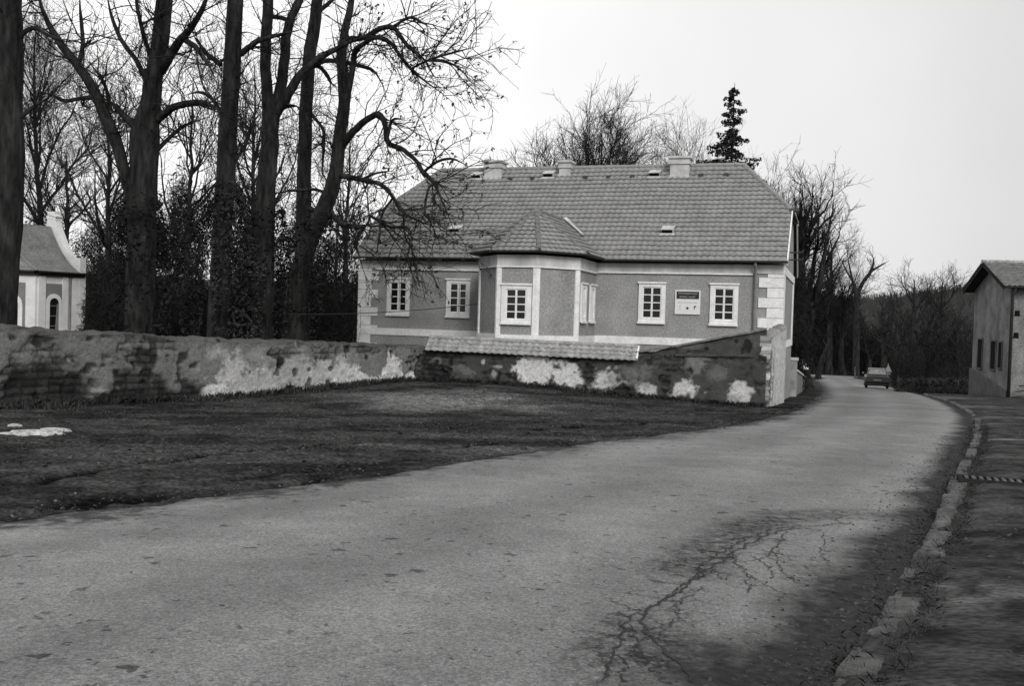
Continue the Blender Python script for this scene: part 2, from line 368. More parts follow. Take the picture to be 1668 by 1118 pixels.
def bare_tree(label, px, pyb, pyt, d, width_px, wtrunk, n_scaf=9, twig=1., mat='bark_far', upright=.5, fork=.3, seed=0, group=None, rt=.012, lean=0, basez=None, ground_px=None, name='bare_tree', fine=1.):
    """free-standing bare tree: trunk to a fork, ascending scaffold branches, two orders of twigs"""
    global rng
    keep = rng; rng = np.random.default_rng(100+seed)
    b = at(px, pyb, d); bz = float(ground(b[0], b[1])); top = at(px+lean, pyt, d)
    H = top[2]-bz; W = width_px/F*d
    root = empty(name, (b[0], b[1], bz), 0, label, 'tree', group)
    K = 14; t = np.linspace(0, 1, K)[:, None]
    P = np.array([0, 0, 0])*(1-t)+np.array([(top[0]-b[0])*.8, 0, H*.86])*t
    P[1:] += np.cumsum(rng.normal(size=(K-1, 3))*[.12, .12, 0]*H*.03, 0)
    rw = wtrunk/F*d/2
    Rr = rw*(1-.88*np.linspace(0, 1, K)**.9); Rr[0] *= 1.3
    V0 = tubes(P[None], Rr[None], 9)
    mesh_np('trunk', V0[0], V0[1], M[mat], root, True)
    parts = []
    S = []; SR = []
    for i in range(n_scaf):
        tt = fork+(1-fork)*.9*(i+rng.random())/n_scaf; k = tt*(K-1); k0 = int(k); s = P[k0]*(1-k+k0)+P[min(k0+1, K-1)]*(k-k0)
        az = rng.random()*2*np.pi; rem = H-s[2]
        ln = rem*(.75+.25*rng.random()) if upright > .4 else rem*.8
        reach = W/2*(.55+.55*rng.random())*(1-.25*tt)
        e = s+np.array([math.cos(az)*reach, math.sin(az)*reach*.8, max(.12*H, ln*(.45+.5*upright))*(.75+.3*rng.random())])
        if e[2] > H: e[2] = H*(.93+.07*rng.random())
        mid = s*.5+e*.5+np.array([math.cos(az), math.sin(az), 0])*reach*.22+rng.normal(size=3)*.02*H
        tt2 = np.linspace(0, 1, 9)[:, None]
        path = s*(1-tt2)**2+2*mid*tt2*(1-tt2)+e*tt2**2
        path[1:] += np.cumsum(rng.normal(size=(8, 3)), 0)*H*.006
        r1 = np.interp(tt, np.linspace(0, 1, K), Rr)*.62
        S.append(path); SR.append(np.linspace(max(r1, rt*1.4), rt, 9))
    S = np.array(S); SR = np.array(SR); parts.append(tubes(S, SR, 6))
    a, ar = grow(np.concatenate([S, P[None, np.linspace(4, K-1, 9).astype(int)]]), np.concatenate([SR, Rr[None, np.linspace(4, K-1, 9).astype(int)]]), 1.5*twig, (.1*H, .26*H), (22, 58), .10, .1, 6, .06, rt, .1, .35)
    b1, br = grow(a, ar, 2.0*twig, (.05*H, .14*H), (20, 55), .06, .13, 5, .03, rt*.8, .1, .3)
    c1, cr = grow(b1, br, 2.2*twig*fine, (.02*H, .075*H), (20, 55), .03, .15, 4, .015, rt*.6, .1, .2)
    for pp, rr, n in ((a, ar, 4), (b1, br, 3), (c1, cr, 3)):
        if len(pp): parts.append(tubes(pp, rr, n))
    V, f = merge(parts); mesh_np('crown', V, f, M[mat], root)
    rng = keep
    return root
# ================================================================== CAMERA
cam = bpy.data.cameras.new('camera'); cam.sensor_width = 36; cam.lens = F/1668*36; cam.clip_start = .1; cam.clip_end = 3000
co = bpy.data.objects.new('camera', cam); COL.objects.link(co); scene.camera = co
co.matrix_world = Matrix(((CR[0], CU[0], -CF[0], 0), (CR[1], CU[1], -CF[1], 0), (CR[2], CU[2], -CF[2], 1.6), (0, 0, 0, 1)))
# ================================================================== GROUND
def axis(segs):
    out = []
    for a, b, s in segs: out.append(np.arange(a, b-1e-6, s))
    out.append([segs[-1][1]]); return np.concatenate(out)
ROADL = [(10, 866), (200, 843), (377, 818), (618, 784), (770, 757), (900, 738), (1050, 718), (1200, 697), (1285, 675), (1322, 658), (1337, 643), (1338, 631), (1328, 621.5), (1300, 613.5)]
ROADR = [(1380, 1118), (1430, 1040), (1470, 960), (1500, 905), (1530, 845), (1560, 775), (1578, 735), (1586, 700), (1577, 680), (1545, 660), (1500, 645), (1455, 633), (1425, 625), (1395, 618), (1350, 612.3)]
RL = [G(*p)[:2] for p in ROADL]; RR = [G(*p)[:2] for p in ROADR]
RL = [RL[0]+(RL[0]-RL[1])*k for k in (6, 3, 1.2)]+RL+[RL[-1]+np.array([-30, 8])]
RR = [RR[0]+(RR[0]-RR[1])*k for k in (8, 4, 1.5)]+RR+[RR[-1]+np.array([-40, 9])]
def curve2(pts, K):
    return smooth_path(np.c_[np.array(pts), np.zeros((len(pts), 2))], K)[:, :2]
NL = 900
RLc = curve2(RL, NL); RRc = curve2(RR, NL)
def poly_dist(px_, py_, poly):
    """distance from points to a polyline"""
    out = np.full(np.shape(px_), 1e9)
    for (ax, ay), (bx, by) in zip(poly[:-1], poly[1:]):
        dx, dy = bx-ax, by-ay; t = np.clip(((px_-ax)*dx+(py_-ay)*dy)/(dx*dx+dy*dy+1e-12), 0, 1)
        out = np.minimum(out, np.hypot(px_-ax-t*dx, py_-ay-t*dy))
    return out
xs = axis([(-900, -200, 60), (-200, -60, 10), (-60, -16, 1.5), (-16, -13, .25), (-13, 8, .1), (8, 32, .3), (32, 60, 1.5), (60, 200, 10), (200, 900, 60)])
ys = axis([(-60, 0, 3), (0, 5, .5), (5, 38, .1), (38, 56, .3), (56, 120, 1.5), (120, 300, 10), (300, 1400, 60)])
X, Y = np.meshgrid(xs, ys, indexing='ij')
Z = ground(X, Y)
near = sstep(70, 30, np.hypot(X, Y-20))
rough = (fbm(X, Y, .8, 4, 1)-.5)*.05+(fbm(X, Y, 4, 3, 2)-.5)*.05+(fbm(X, Y, 9, 2, 3)-.5)*.045+.02*(fbm(X, Y, 22, 1, 3)-.5)
# traced wheel ruts and wet hollows in the dirt lot
RUTS = [([(222, 752), (260, 750), (300, 747), (350, 742)], .16), ([(400, 738), (470, 731), (540, 724), (610, 720)], .12),
        ([(388, 780), (440, 770), (520, 764), (600, 757), (690, 747)], .17), ([(455, 798), (500, 786), (540, 776)], .13),
        ([(20, 850), (80, 832), (140, 818), (230, 806)], .35), ([(690, 735), (760, 727), (830, 720)], .1), ([(440, 825), (560, 806), (700, 783), (800, 764)], .16),
        ([(60, 786), (130, 770), (200, 760)], .16), ([(870, 700), (960, 694), (1060, 690), (1140, 688)], .2)]
wet = np.zeros_like(Z)
for pl, w in RUTS:
    pts = [G(*p)[:2] for p in pl]; dd = poly_dist(X+.22*(fbm(X, Y, 2.2, 3, 5)-.5)*2, Y+.3*(fbm(X, Y, 2.2, 3, 6)-.5)*2, pts)
    wet = np.maximum(wet, sstep(w*1.35, w*.4, dd)*sstep(.25, .45, fbm(X, Y, 1.5, 3, 12)))
Z = Z+rough*near-wet*.06*near
# albedo of the soil: damp dark earth, trodden pale gravel, tracks
stre = fbm(X*.75+Y*.15, Y*1.15-X*.28, 1., 5, 8)
alb = .025+.032*sstep(.36, .68, stre)+.012*(fbm(X, Y, 3, 3, 9)-.5)
def gblob(px, py, rx, ry, amp, nz=.5, seed=1):
    c = G(px, py); nx = fbm(X, Y, .9, 4, 20+seed)-.5
    q = ((X-c[0])/rx)**2+((Y-c[1])/ry)**2
    return amp*sstep(1.15, .25, np.sqrt(q)+nx*nz*2)
alb = alb+gblob(730, 655, 3.1, 3.6, .10, seed=1)+gblob(600, 648, 2.6, 2.2, .03, seed=2)+gblob(860, 660, 3, 2.2, .028, seed=3)+gblob(780, 733, 2.2, .8, .04, .8, seed=4)+gblob(940, 716, 3, .8, .03, .8, seed=5)+gblob(160, 775, 2, .9, .02, .8, seed=6)
alb *= (1-.85*wet)
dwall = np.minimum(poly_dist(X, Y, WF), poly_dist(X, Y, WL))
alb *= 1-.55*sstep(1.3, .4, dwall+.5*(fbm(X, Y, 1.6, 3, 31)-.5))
far = sstep(45, 80, Y)
alb = alb*(1-far)+far*.05
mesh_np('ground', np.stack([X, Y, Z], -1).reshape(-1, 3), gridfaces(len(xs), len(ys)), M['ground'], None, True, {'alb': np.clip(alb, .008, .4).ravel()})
tag(bpy.data.objects['ground'], kind='structure')
# ------------------------------------------------------------------ road
NX = 110
jit = (fbm(np.arange(NL)*.127, np.zeros(NL), 1, 4, 3)-.5)
dirL = RRc-RLc; wid = np.linalg.norm(dirL, axis=1); dirL /= wid[:, None]
jit = jit+.4*(fbm(np.arange(NL)*.9, np.zeros(NL), 1, 3, 33)-.5)
RLj = RLc-dirL*(jit*.55*np.clip(wid/6, .4, 1.2))[:, None]
t = np.linspace(0, 1, NX)[None, :, None]
RP = RLj[:, None]*(1-t)+RRc[:, None]*t
camber = .05*np.sin(np.pi*np.linspace(0, 1, NX))[None]
zr = ground0(RP[..., 0], RP[..., 1])+.075+camber+.012*(fbm(RP[..., 0], RP[..., 1], .7, 3, 4)-.5)
zr[:, 0] -= .12; zr[:, 1] -= .02
ed = poly_dist(RP[..., 0], RP[..., 1], RRc[::5]); led = poly_dist(RP[..., 0], RP[..., 1], RLc[::5])
kw = np.interp(np.linspace(0, 1, NL), [0, .3, .45, .6, .8, 1], [1.1, 1.0, .85, .9, .5, .45])
ed = ed/np.interp(RP[..., 1], [0, 4.2, 5.4, 8, 12, 20, 40], [1.6, 1.5, 1.2, 1., .75, .8, .6])
stain = np.zeros(zr.shape)
for pl, w in (([(1400, 852), (1330, 856), (1270, 860), (1215, 878), (1165, 906), (1135, 932), (1110, 955)], .24), ([(1020, 1060), (985, 1100), (965, 1130)], .2), ([(1080, 1075), (1120, 1105), (1150, 1130)], .2)):
    stain = np.maximum(stain, sstep(w*1.6, w*.3, poly_dist(RP[..., 0], RP[..., 1], [G(*p)[:2] for p in pl])))
craze = np.zeros(zr.shape)
for pl, w in (([(1390, 860), (1300, 870), (1230, 890), (1180, 920), (1130, 955), (1085, 995), (1060, 1030), (1050, 1070), (1060, 1118)], .42), ([(1210, 905), (1260, 925), (1330, 950)], .4)):
    craze = np.maximum(craze, sstep(w, w*.25, poly_dist(RP[..., 0], RP[..., 1], [G(*p)[:2] for p in pl])))
across = poly_dist(RP[..., 0], RP[..., 1], RRc[::5])
road = mesh_np('road', np.concatenate([RP, zr[..., None]], -1).reshape(-1, 3), gridfaces(NL, NX), M['road'], None, True, {'edge': ed.ravel(), 'ledge': led.ravel(), 'stain': stain.ravel(), 'craze': craze.ravel(), 'across': across.ravel()})
tag(road, kind='structure')
_rp = RP.reshape(-1, 2); _rz = zr.ravel()
from mathutils.kdtree import KDTree
_kd = KDTree(len(_rp))
for i_, (x_, y_) in enumerate(_rp.tolist()): _kd.insert((x_, y_, 0), i_)
_kd.balance()
def road_z(x, y):
    f = _kd.find_n((x, y, 0), 3); w = [1/(q[2]+1e-4) for q in f]
    return float(sum(wi*_rz[q[1]] for wi, q in zip(w, f))/sum(w))
# cracks: thin tar-dark fissures traced on the carriageway
CR_ = [([(1395, 852), (1330, 858), (1270, 862), (1215, 880), (1165, 908), (1135, 935), (1100, 962), (1065, 985), (1040, 1000), (1020, 1018), (1010, 1040), (1002, 1065), (985, 1100), (975, 1118)], .022),
       ([(1300, 858), (1250, 872), (1205, 895), (1160, 925), (1120, 955), (1080, 980), (1048, 1008), (1052, 1030), (1066, 1048), (1085, 1070), (1120, 1100), (1140, 1118)], .026),
       ([(1020, 1018), (1033, 1040), (1038, 1060), (1055, 1080)], .016), ([(1066, 1048), (1080, 1030), (1098, 1016), (1110, 985), (1128, 968), (1150, 955)], .014),
       ([(1190, 895), (1200, 918), (1215, 935), (1222, 958), (1212, 970)], .017), ([(1200, 918), (1240, 912), (1268, 890), (1285, 865)], .015), ([(1215, 935), (1250, 955), (1290, 975)], .012),
       ([(1252, 905), (1275, 930), (1300, 950), (1330, 958)], .013), ([(1222, 905), (1248, 922), (1262, 945)], .012), ([(1330, 862), (1345, 880), (1340, 905), (1352, 925)], .012), ([(1160, 925), (1175, 945), (1190, 940)], .012),
       ([(1000, 1065), (1018, 1085), (1010, 1118)], .016), ([(1085, 1070), (1070, 1095), (1085, 1118)], .015)]
cm = MB()
def roadpt(px, py, lift=0):
    p = G(px, py); d = ray(px, py)
    for _ in range(4):
        z = road_z(p[0], p[1])+lift; tt = (z-1.6)/d[2]; p = CAM+d*tt
    return p
for pl, w in CR_:
    pts = np.array([roadpt(*p) for p in pl]); K = 12*len(pl); c = smooth_path(np.c_[pts, np.zeros(len(pts))], K)[:, :3]
    c[:, :2] += (np.c_[fbm(np.arange(K)*.4, np.zeros(K), 1.3, 5, len(cm.v)), fbm(np.arange(K)*.4, np.ones(K), 1, 3, len(cm.v)+1)]-.5)*.11
    T = np.gradient(c, axis=0); Nn = np.c_[-T[:, 1], T[:, 0], np.zeros(K)]; Nn /= np.linalg.norm(Nn, axis=1, keepdims=True)+1e-9
    ww = .3*w*(.25+1.3*fbm(np.arange(K)*.9, np.zeros(K), 1, 2, len(cm.v)+3))*np.minimum(1, np.minimum(np.arange(K), K-1-np.arange(K))/5+.15)
    z = np.array([road_z(a, b_) for a, b_ in c[:, :2]])+.006
    A = np.c_[(c+Nn*ww[:, None])[:, :2], z]; B = np.c_[(c-Nn*ww[:, None])[:, :2], z]
    o = len(A); cm.add(list(A)+list(B), [(i, i+1, o+i+1, o+i) for i in range(o-1)])
M['crack'] = gmat('open_crack', .028, nscale=8, namp=.5, bump=0)
cm.obj('crack', M['crack'], road)
# ------------------------------------------------------------------ pavement + kerb on the right
KW = .16
dT = np.gradient(RRc, axis=0); dT /= np.linalg.norm(dT, axis=1, keepdims=True)+1e-9
nR = np.c_[dT[:, 1], -dT[:, 0]]                      # pointing away from the road
k0 = 0; k1 = int(np.argmax(RRc[:, 1] > 56))
widths = np.array([-.14, .14, .5, 1, 1.5, 2, 2.6, 3.3, 4.2, 5.5, 7, 9, 12, 16])
wk = np.arange(k0, k1)
PP = []
for w in widths:
    fix = RRc[wk]+nR[wk]*w
    # keep the sheet single-valued on the concave bend by blending the offset direction to +x
    fx = RRc[wk]+np.array([1, -.18])*w
    s = np.clip((w-.2)/1.5, 0, 1); PP.append(fix*(1-s)+fx*s)
PP = np.stack(PP, 1)
pz = ground0(PP[..., 0], PP[..., 1])+.15+.03*(fbm(PP[..., 0], PP[..., 1], 1.1, 3, 6)-.5)
pz[:, 0] = ground0(PP[:, 0, 0], PP[:, 0, 1])+.04
pz[:, 1] = ground0(PP[:, 1, 0], PP[:, 1, 1])+.11
pa = np.ones(PP.shape[:2])
def pblob(px, py, rx, ry, amp, seed):
    c = G(px, py); nx = fbm(PP[..., 0], PP[..., 1], 1.5, 4, 60+seed)-.5
    return amp*sstep(1.2, .5, np.hypot((PP[..., 0]-c[0])/rx, (PP[..., 1]-c[1])/ry)+nx)
# subdivide across for detail
def subdiv(A, n):
    t = np.linspace(0, A.shape[1]-1, n); i = np.minimum(t.astype(int), A.shape[1]-2); f = (t-i)
    f = f[None, :, None] if A.ndim == 3 else f[None]
    return A[:, i]*(1-f)+A[:, i+1]*f
PP = subdiv(PP, 90); pz = subdiv(pz, 90); pa = np.ones(PP.shape[:2])
pa += pblob(1630, 729, 1.6, .28, 2.2, 1)+pblob(1590, 757, .9, .35, .8, 2)+pblob(1650, 690, 2.5, .5, .9, 3)+pblob(1600, 1010, .45, .5, 1.0, 4)+pblob(1630, 860, .8, .5, .6, 5)+pblob(1560, 668, 2.2, 1.4, 1.3, 6)+pblob(1640, 800, .9, .4, .7, 7)+pblob(1520, 652, 2.5, 2.5, 1.2, 8)
for k_, (pxa, pya, pxb, pyb, w_, am) in enumerate([(1500, 905, 1700, 925, .05, -.75), (1545, 820, 1700, 832, .05, -.7), (1470, 985, 1700, 1030, .05, -.7), (1585, 735, 1700, 742, .12, -.6), (1575, 768, 1700, 780, .07, -.6), (1430, 1060, 1700, 1110, .04, -.6), (1592, 700, 1700, 703, .2, .8), (1560, 800, 1690, 806, .12, .7)]):
    A_, B_ = G(pxa, pya)[:2], G(pxb, pyb)[:2]; ww_ = fbm(PP[..., 0], PP[..., 1], 3, 3, 90+k_)-.5
    pa = pa*(1+am*sstep(w_*1.5, w_*.5, poly_dist(PP[..., 0]+.25*ww_, PP[..., 1]+.35*ww_, [A_, B_])))
pa = pa*(.72+.56*fbm(PP[..., 0], PP[..., 1], 2.2, 4, 77)); h_ = sstep(.62, .68, fbm(PP[..., 0], PP[..., 1], 3.2, 4, 78)); pa = pa*(1-.55*h_)
pav = mesh_np('pavement', np.concatenate([PP, pz[..., None]], -1).reshape(-1, 3), gridfaces(*PP.shape[:2]), M['pave'], None, True, {'alb': pa.ravel()})
tag(pav, kind='structure')
# kerb: separate granite blocks of uneven length, some sunk or missing
km = MB(); s_arc = np.concatenate([[0], np.cumsum(np.linalg.norm(np.diff(RRc, axis=0), axis=1))])
sy = lambda s: np.array([np.interp(s, s_arc, RRc[:, 0]), np.interp(s, s_arc, RRc[:, 1])])
sA = s_arc[int(np.argmax(RRc[:, 1] > 1.0))]; sB = s_arc[k1]
def s_of(px, py):
    q = G(px, py)[:2]; return float(s_arc[int(np.argmin(np.hypot(RRc[:, 0]-q[0], RRc[:, 1]-q[1])))])
SHOWN = [(s_of(1518, 875), s_of(1566, 766)), (s_of(1490, 932), s_of(1508, 893)), (s_of(1436, 1035), s_of(1455, 1000)), (s_of(1372, 1135), s_of(1398, 1092)), (s_of(1571, 757), s_of(1575, 746)), (s_of(1578, 735), s_of(1582, 718)), (s_of(1588, 697), s_of(1584, 686))]
rk = np.random.default_rng(5); STONES = []
for (a_, b_), n_ in zip(SHOWN, (9, 2, 1, 1, 1, 2, 1)):
    cuts = np.linspace(a_, b_, n_+1); cuts[1:-1] += rk.uniform(-.08, .08, n_-1)*(b_-a_)/n_*2
    STONES += [(cuts[i], cuts[i+1]) for i in range(n_)]
q_ = s_of(1584, 684)
while q_ < sB-1:
    l_ = rk.uniform(.5, .8)
    if rk.random() < .75: STONES.append((q_, q_+l_))
    q_ += l_
SUNK = set()
gaps = sorted(SHOWN); edges = [(s_of(1360, 1160), gaps[0][0])]+[(gaps[i][1], gaps[i+1][0]) for i in range(len(gaps)-1)]
for a_, b_ in edges:
    n_ = max(1, int(round((b_-a_)/.38)))
    if b_-a_ < .1: continue
    for i in range(n_):
        q = (a_+(b_-a_)*i/n_, a_+(b_-a_)*(i+1)/n_); SUNK.add(q); STONES.append(q)
for (s, e_) in STONES:
    ln = e_-s; sunk = (s, e_) in SUNK
    a = sy(s+.014); b = sy(s+ln-.014); tdir = (b-a)/np.linalg.norm(b-a); n = np.array([tdir[1], -tdir[0]])
    zt = (.098+rk.uniform(-.018, .006)) if sunk else .135+rk.uniform(-.02, .012); w = .17+rk.uniform(-.03, .03); off = rk.uniform(-.025, .025)
    j = lambda: rk.uniform(-.018, .018)
    P8 = [a+n*(off+j()), (a+b)/2+n*(off+j()), b+n*(off+j()), b+n*(off+w/2)+tdir*j(), b+n*(off+w+j()), (a+b)/2+n*(off+w+j()), a+n*(off+w+j()), a+n*(off+w/2)+tdir*j()]
    c = sum(P8)/8; g = [float(ground0(q[0], q[1])) for q in P8]; tilt = rk.normal(size=2)*.05
    hgt = lambda q: float(np.dot(q-c, tilt))
    rings = []
    for inset, dz in ((0, -.2), (0, zt-.035), (.012, zt-.012), (.035, zt), (.07, zt+.004)):
        rings.append([(*(q+(c-q)/np.linalg.norm(c-q)*inset), gg+dz+hgt(q)+rk.uniform(-.004, .004)*(dz > 0)) for q, gg in zip(P8, g)])
    vs = [p for r in rings for p in r]+[(*c, float(np.mean(g))+zt+.002)]
    km.add(vs, [(r*8+i, r*8+(i+1) % 8, r*8+8+(i+1) % 8, r*8+8+i) for r in range(4) for i in range(8)]+[(32+i, 32+(i+1) % 8, 40) for i in range(8)])
kerb = km.obj('kerb', M['kerb']); tag(kerb, kind='structure')
# drain grate in the pavement
d = ray(1618, 783); c = G(1618, 783)
for _ in range(5):
    z = float(ground0(c[0], c[1]))+.165; c = CAM+d*((z-1.6)/d[2])
gr = empty('drain_grate', (c[0], c[1], z), R_(-20), 'dark iron drain grate with bars set flat in the pavement', 'drain grate')
m = MB()
for q in ((-.40, .40, -.2, -.15), (-.40, .40, .15, .2), (-.40, -.35, -.15, .15), (.35, .40, -.15, .15)): m.box(*q, -.05, .02)
m.obj('grate_frame', M['grate'], gr)
for i in range(8):
    m = MB(); m.box(-.32+i*.084, -.28+i*.084, -.15, .15, -.05, .018); m.obj('bar', M['kerb'], gr)
m = MB(); m.box(-.35, .35, -.15, .15, -.04, -.02); m.obj('drain_pit', M['black'], gr)
# ------------------------------------------------------------------ old garden walls
def a_end(row, nv): return np.concatenate([row, row[-1:]])
def wall_mesh(name, A, B, topf, botf, thick, blobs, base, dark, seed, step=.05, label=None, darkband=None, lightband=None):
    """plastered rubble wall from A to B (front face toward the camera side); albedo per vertex = plaster loss, lichen, damp"""
    A = np.array(A); B = np.array(B); L = np.linalg.norm(B-A); T = (B-A)/L; Nf = np.array([T[1], -T[0]])
    if Nf[1] > 0: Nf = -Nf
    nu = int(L/step); us = np.linspace(0, L, nu)
    top = topf(us)+(fbm(us, us*0, .9, 4, seed)-.5)*.12+(fbm(us, us*0, 5, 3, seed+1)-.5)*.09; bot = botf(us)
    nv = int(max(top-bot)/step)
    v = np.linspace(0, 1, nv)
    U = np.repeat(us[:, None], nv, 1); Zz = bot[:, None]+(top-bot)[:, None]*v[None]
    n1 = fbm(U, Zz, 1.1, 5, seed+2); n2 = fbm(U, Zz, 4., 4, seed+3); n3 = fbm(U, Zz, 11., 3, seed+4)
    a = base*(.55+.9*n1)*(.8+.4*n2)
    pl = sstep(.42, .52, n1*.55+n2*.45)                       # where a plaster skin is left
    row = np.floor(Zz/.17+.8*(n1-.5)); rf = Zz/.17+.8*(n1-.5)-row
    cu = U/.34+_T[(row.astype(int)*7+seed) & 255, 3]*7+.35*(n2-.5); cell = np.floor(cu); cf = cu-cell
    jd = np.minimum(np.minimum(rf, 1-rf)*.17, np.minimum(cf, 1-cf)*.34)
    joint = sstep(.035, .008, jd); sv = _T[(cell.astype(int)*13+seed) & 255, (row.astype(int)*29) & 255]
    if darkband is not None:
        db = darkband(U, Zz, v[None]+0*U, n1, n2); a = a*(1-db)+dark*(.5+1.0*n2)*db; pl = pl*(1-db)
    if lightband is not None:
        lb = lightband(U, Zz, v[None]+0*U, n1, n2, n3); a = a*(1-lb)+.9*(.7+.6*n3)*(.75+.5*n2)*lb; pl = np.maximum(pl, lb)
    for (u, z, ru, rz, val, sharp) in blobs:
        q = np.hypot((U-u)/ru, (Zz-z)/rz)+(n1-.5)*1.2+(n2-.5)*1.6+(n3-.5)*1.1
        k = sstep(1+sharp, 1-sharp, q); a = a*(1-k)+val*(.72+.56*n3)*(.85+.3*n2)*k; pl = pl*(1-k)+(1 if val > base else 0)*k
    a = a*(1-(1-pl)*(1-(.55+1.0*sv)*(1-.55*joint)))
    # cap strip darkened by moss, small holes
    a *= 1-.35*sstep(.93, 1., v)[None]
    h = sstep(.76, .82, fbm(U, Zz, 3.1, 2, seed+7)); a *= 1-.75*h
    disp = .045*pl+.045*(n2-.5)+.03*(n3-.5)-.05*h+(1-pl)*(.03*(sv-.5)-.035*joint)
    Pf = A[None, None]+T[None, None]*U[..., None]+Nf[None, None]*(thick/2+disp)[..., None]
    front = np.concatenate([Pf, Zz[..., None]], -1)
    # top cap and back
    cap = []
    for j, (off, dz) in enumerate([(thick/2*.75, .05), (0, .075), (-thick/2*.75, .05), (-thick/2, -.02), (-thick/2, -9)]):
        zz = np.where(dz < -5, bot, top+dz+(fbm(us, us*0+j, 5, 3, seed+9)-.5)*.05)
        q = A[None]+T[None]*us[:, None]+Nf[None]*off; cap.append(np.concatenate([q, zz[:, None]], -1))
    full = np.concatenate([front, np.stack(cap, 1)], 1)
    af = np.concatenate([a, np.repeat((base*.45*(.5+n1[:, -1]))[:, None], 5, 1)], 1)
    V = full.reshape(-1, 3); Fq = gridfaces(*full.shape[:2]); af = af.ravel()
    for i in (0, -1):        # close both ends
        col = full[i, :nv+1]; bk = col.copy(); bk[:, :2] = A+T*us[i]-Nf*thick/2
        mid = (col*.5+bk*.5); o = len(V); V = np.concatenate([V, np.stack([col, mid, bk], 0).reshape(-1, 3)]); Fq = np.concatenate([Fq, gridfaces(3, nv+1)+o]); af = np.concatenate([af, np.tile(a_end(a[i], nv), 3)])
    return V, Fq, np.clip(af, .01, .8).ravel(), (A, T, Nf, L)
gw = empty('garden_wall', (-3.26, 35.0, -.75), 0, 'long old garden wall with peeling plaster running to the left below the bare trees', 'wall')
def onwall(px, py, A, B, off=.25):
    """pixel -> (u along wall, z) on the wall's front face"""
    A = np.array(A); B = np.array(B); T = (B-A)/np.linalg.norm(B-A); Nf = np.array([T[1], -T[0]]); Nf = -Nf if Nf[1] > 0 else Nf
    d = ray(px, py); O = A+Nf*off; tt = np.dot(O-CAM[:2], Nf)/np.dot(d[:2], Nf); p = CAM+d*tt
    return float(np.dot(p[:2]-O, T)), float(p[2]), float(p[1])
WLb = (-24.0, 3.0)
Aw, Bw = (-3.26, 35.0), (-11.36-3.24*1.6, 22.5-5*1.6)
tops = [onwall(px, py, Aw, Bw)[:2] for px, py in [(683, 566), (640, 565.5), (522, 560), (346, 555), (180, 546), (15, 535)]]
topf = lambda u: np.interp(u, [q[0] for q in tops]+[30], [q[1] for q in tops]+[tops[-1][1]+.3])
def botL(u):
    p = np.array(Aw)[None]+((np.array(Bw)-np.array(Aw))/np.linalg.norm(np.array(Bw)-np.array(Aw)))[None]*np.asarray(u)[:, None]
    return ground0(p[:, 0], p[:, 1])-.35
def blobsL(lst):
    out = []
    for (px, py, rx, ry, val, sh) in lst:
        u, z, y = onwall(px, py, Aw, Bw); f = abs(onwall(px+rx, py, Aw, Bw)[0]-onwall(px-rx, py, Aw, Bw)[0])/2
        out.append((u, z, f, ry/F*y, val, sh))
    return out
BL = blobsL([(375, 610, 30, 38, .46, .3), (400, 622, 40, 30, .4, .4), (440, 625, 40, 24, .40, .4), (480, 605, 35, 30, .32, .5), (520, 615, 30, 26, .40, .4), (560, 605, 22, 28, .47, .35), (590, 620, 35, 14, .5, .35), (640, 605, 18, 24, .55, .3), (650, 622, 34, 12, .5, .3), (625, 620, 20, 12, .5, .3),
             (355, 575, 18, 16, .3, .4), (420, 580, 30, 14, .26, .5), (240, 590, 15, 24, .03, .25), (233, 612, 12, 12, .03, .3), (165, 637, 18, 6, .26, .3), (457, 590, 6, 9, .03, .3), (117, 589, 4, 5, .02, .3), (190, 612, 9, 10, .035, .35), (668, 585, 8, 20, .07, .3), (684, 602, 10, 24, .08, .3), (660, 575, 12, 10, .2, .4), (471, 636, 5, 9, .02, .3), (532, 627, 4, 8, .04, .3), (285, 632, 12, 8, .14, .4), (530, 575, 22, 9, .10, .5), (590, 570, 20, 8, .11, .5), (460, 575, 25, 8, .09, .5), (320, 600, 12, 14, .2, .4), (575, 585, 10, 10, .2, .4)])
def dbL(U, Zz, v, n1, n2):
    px = np.interp(U, [0, onwall(345, 600, Aw, Bw)[0], onwall(325, 600, Aw, Bw)[0], 40], [0, 0, 1, 1])
    return px*sstep(.62, .36, v+(n1-.5)*.9+(n2-.5)*.35)
def lbL(U, Zz, v, n1, n2, n3):
    px = np.interp(U, [0, onwall(665, 600, Aw, Bw)[0], onwall(560, 600, Aw, Bw)[0], onwall(345, 600, Aw, Bw)[0], onwall(325, 600, Aw, Bw)[0], 40], [.75, 1, 1, 1, 0, 0])
    return px*sstep(.66, .46, v+(n1-.5)*1.3+(n2-.5)*.7+(n3-.5)*.4)*sstep(.74, .60, n2*.6+n3*.4)
V, Fq, af, wfL = wall_mesh('wall', Aw, Bw, topf, botL, .5, BL, .135, .025, 11, .038, darkband=dbL, lightband=lbL)
loc = np.array([-3.26, 35.0, -.75])
mesh_np('masonry', V-loc, Fq, M['wall_old'], gw, True, {'alb': af})
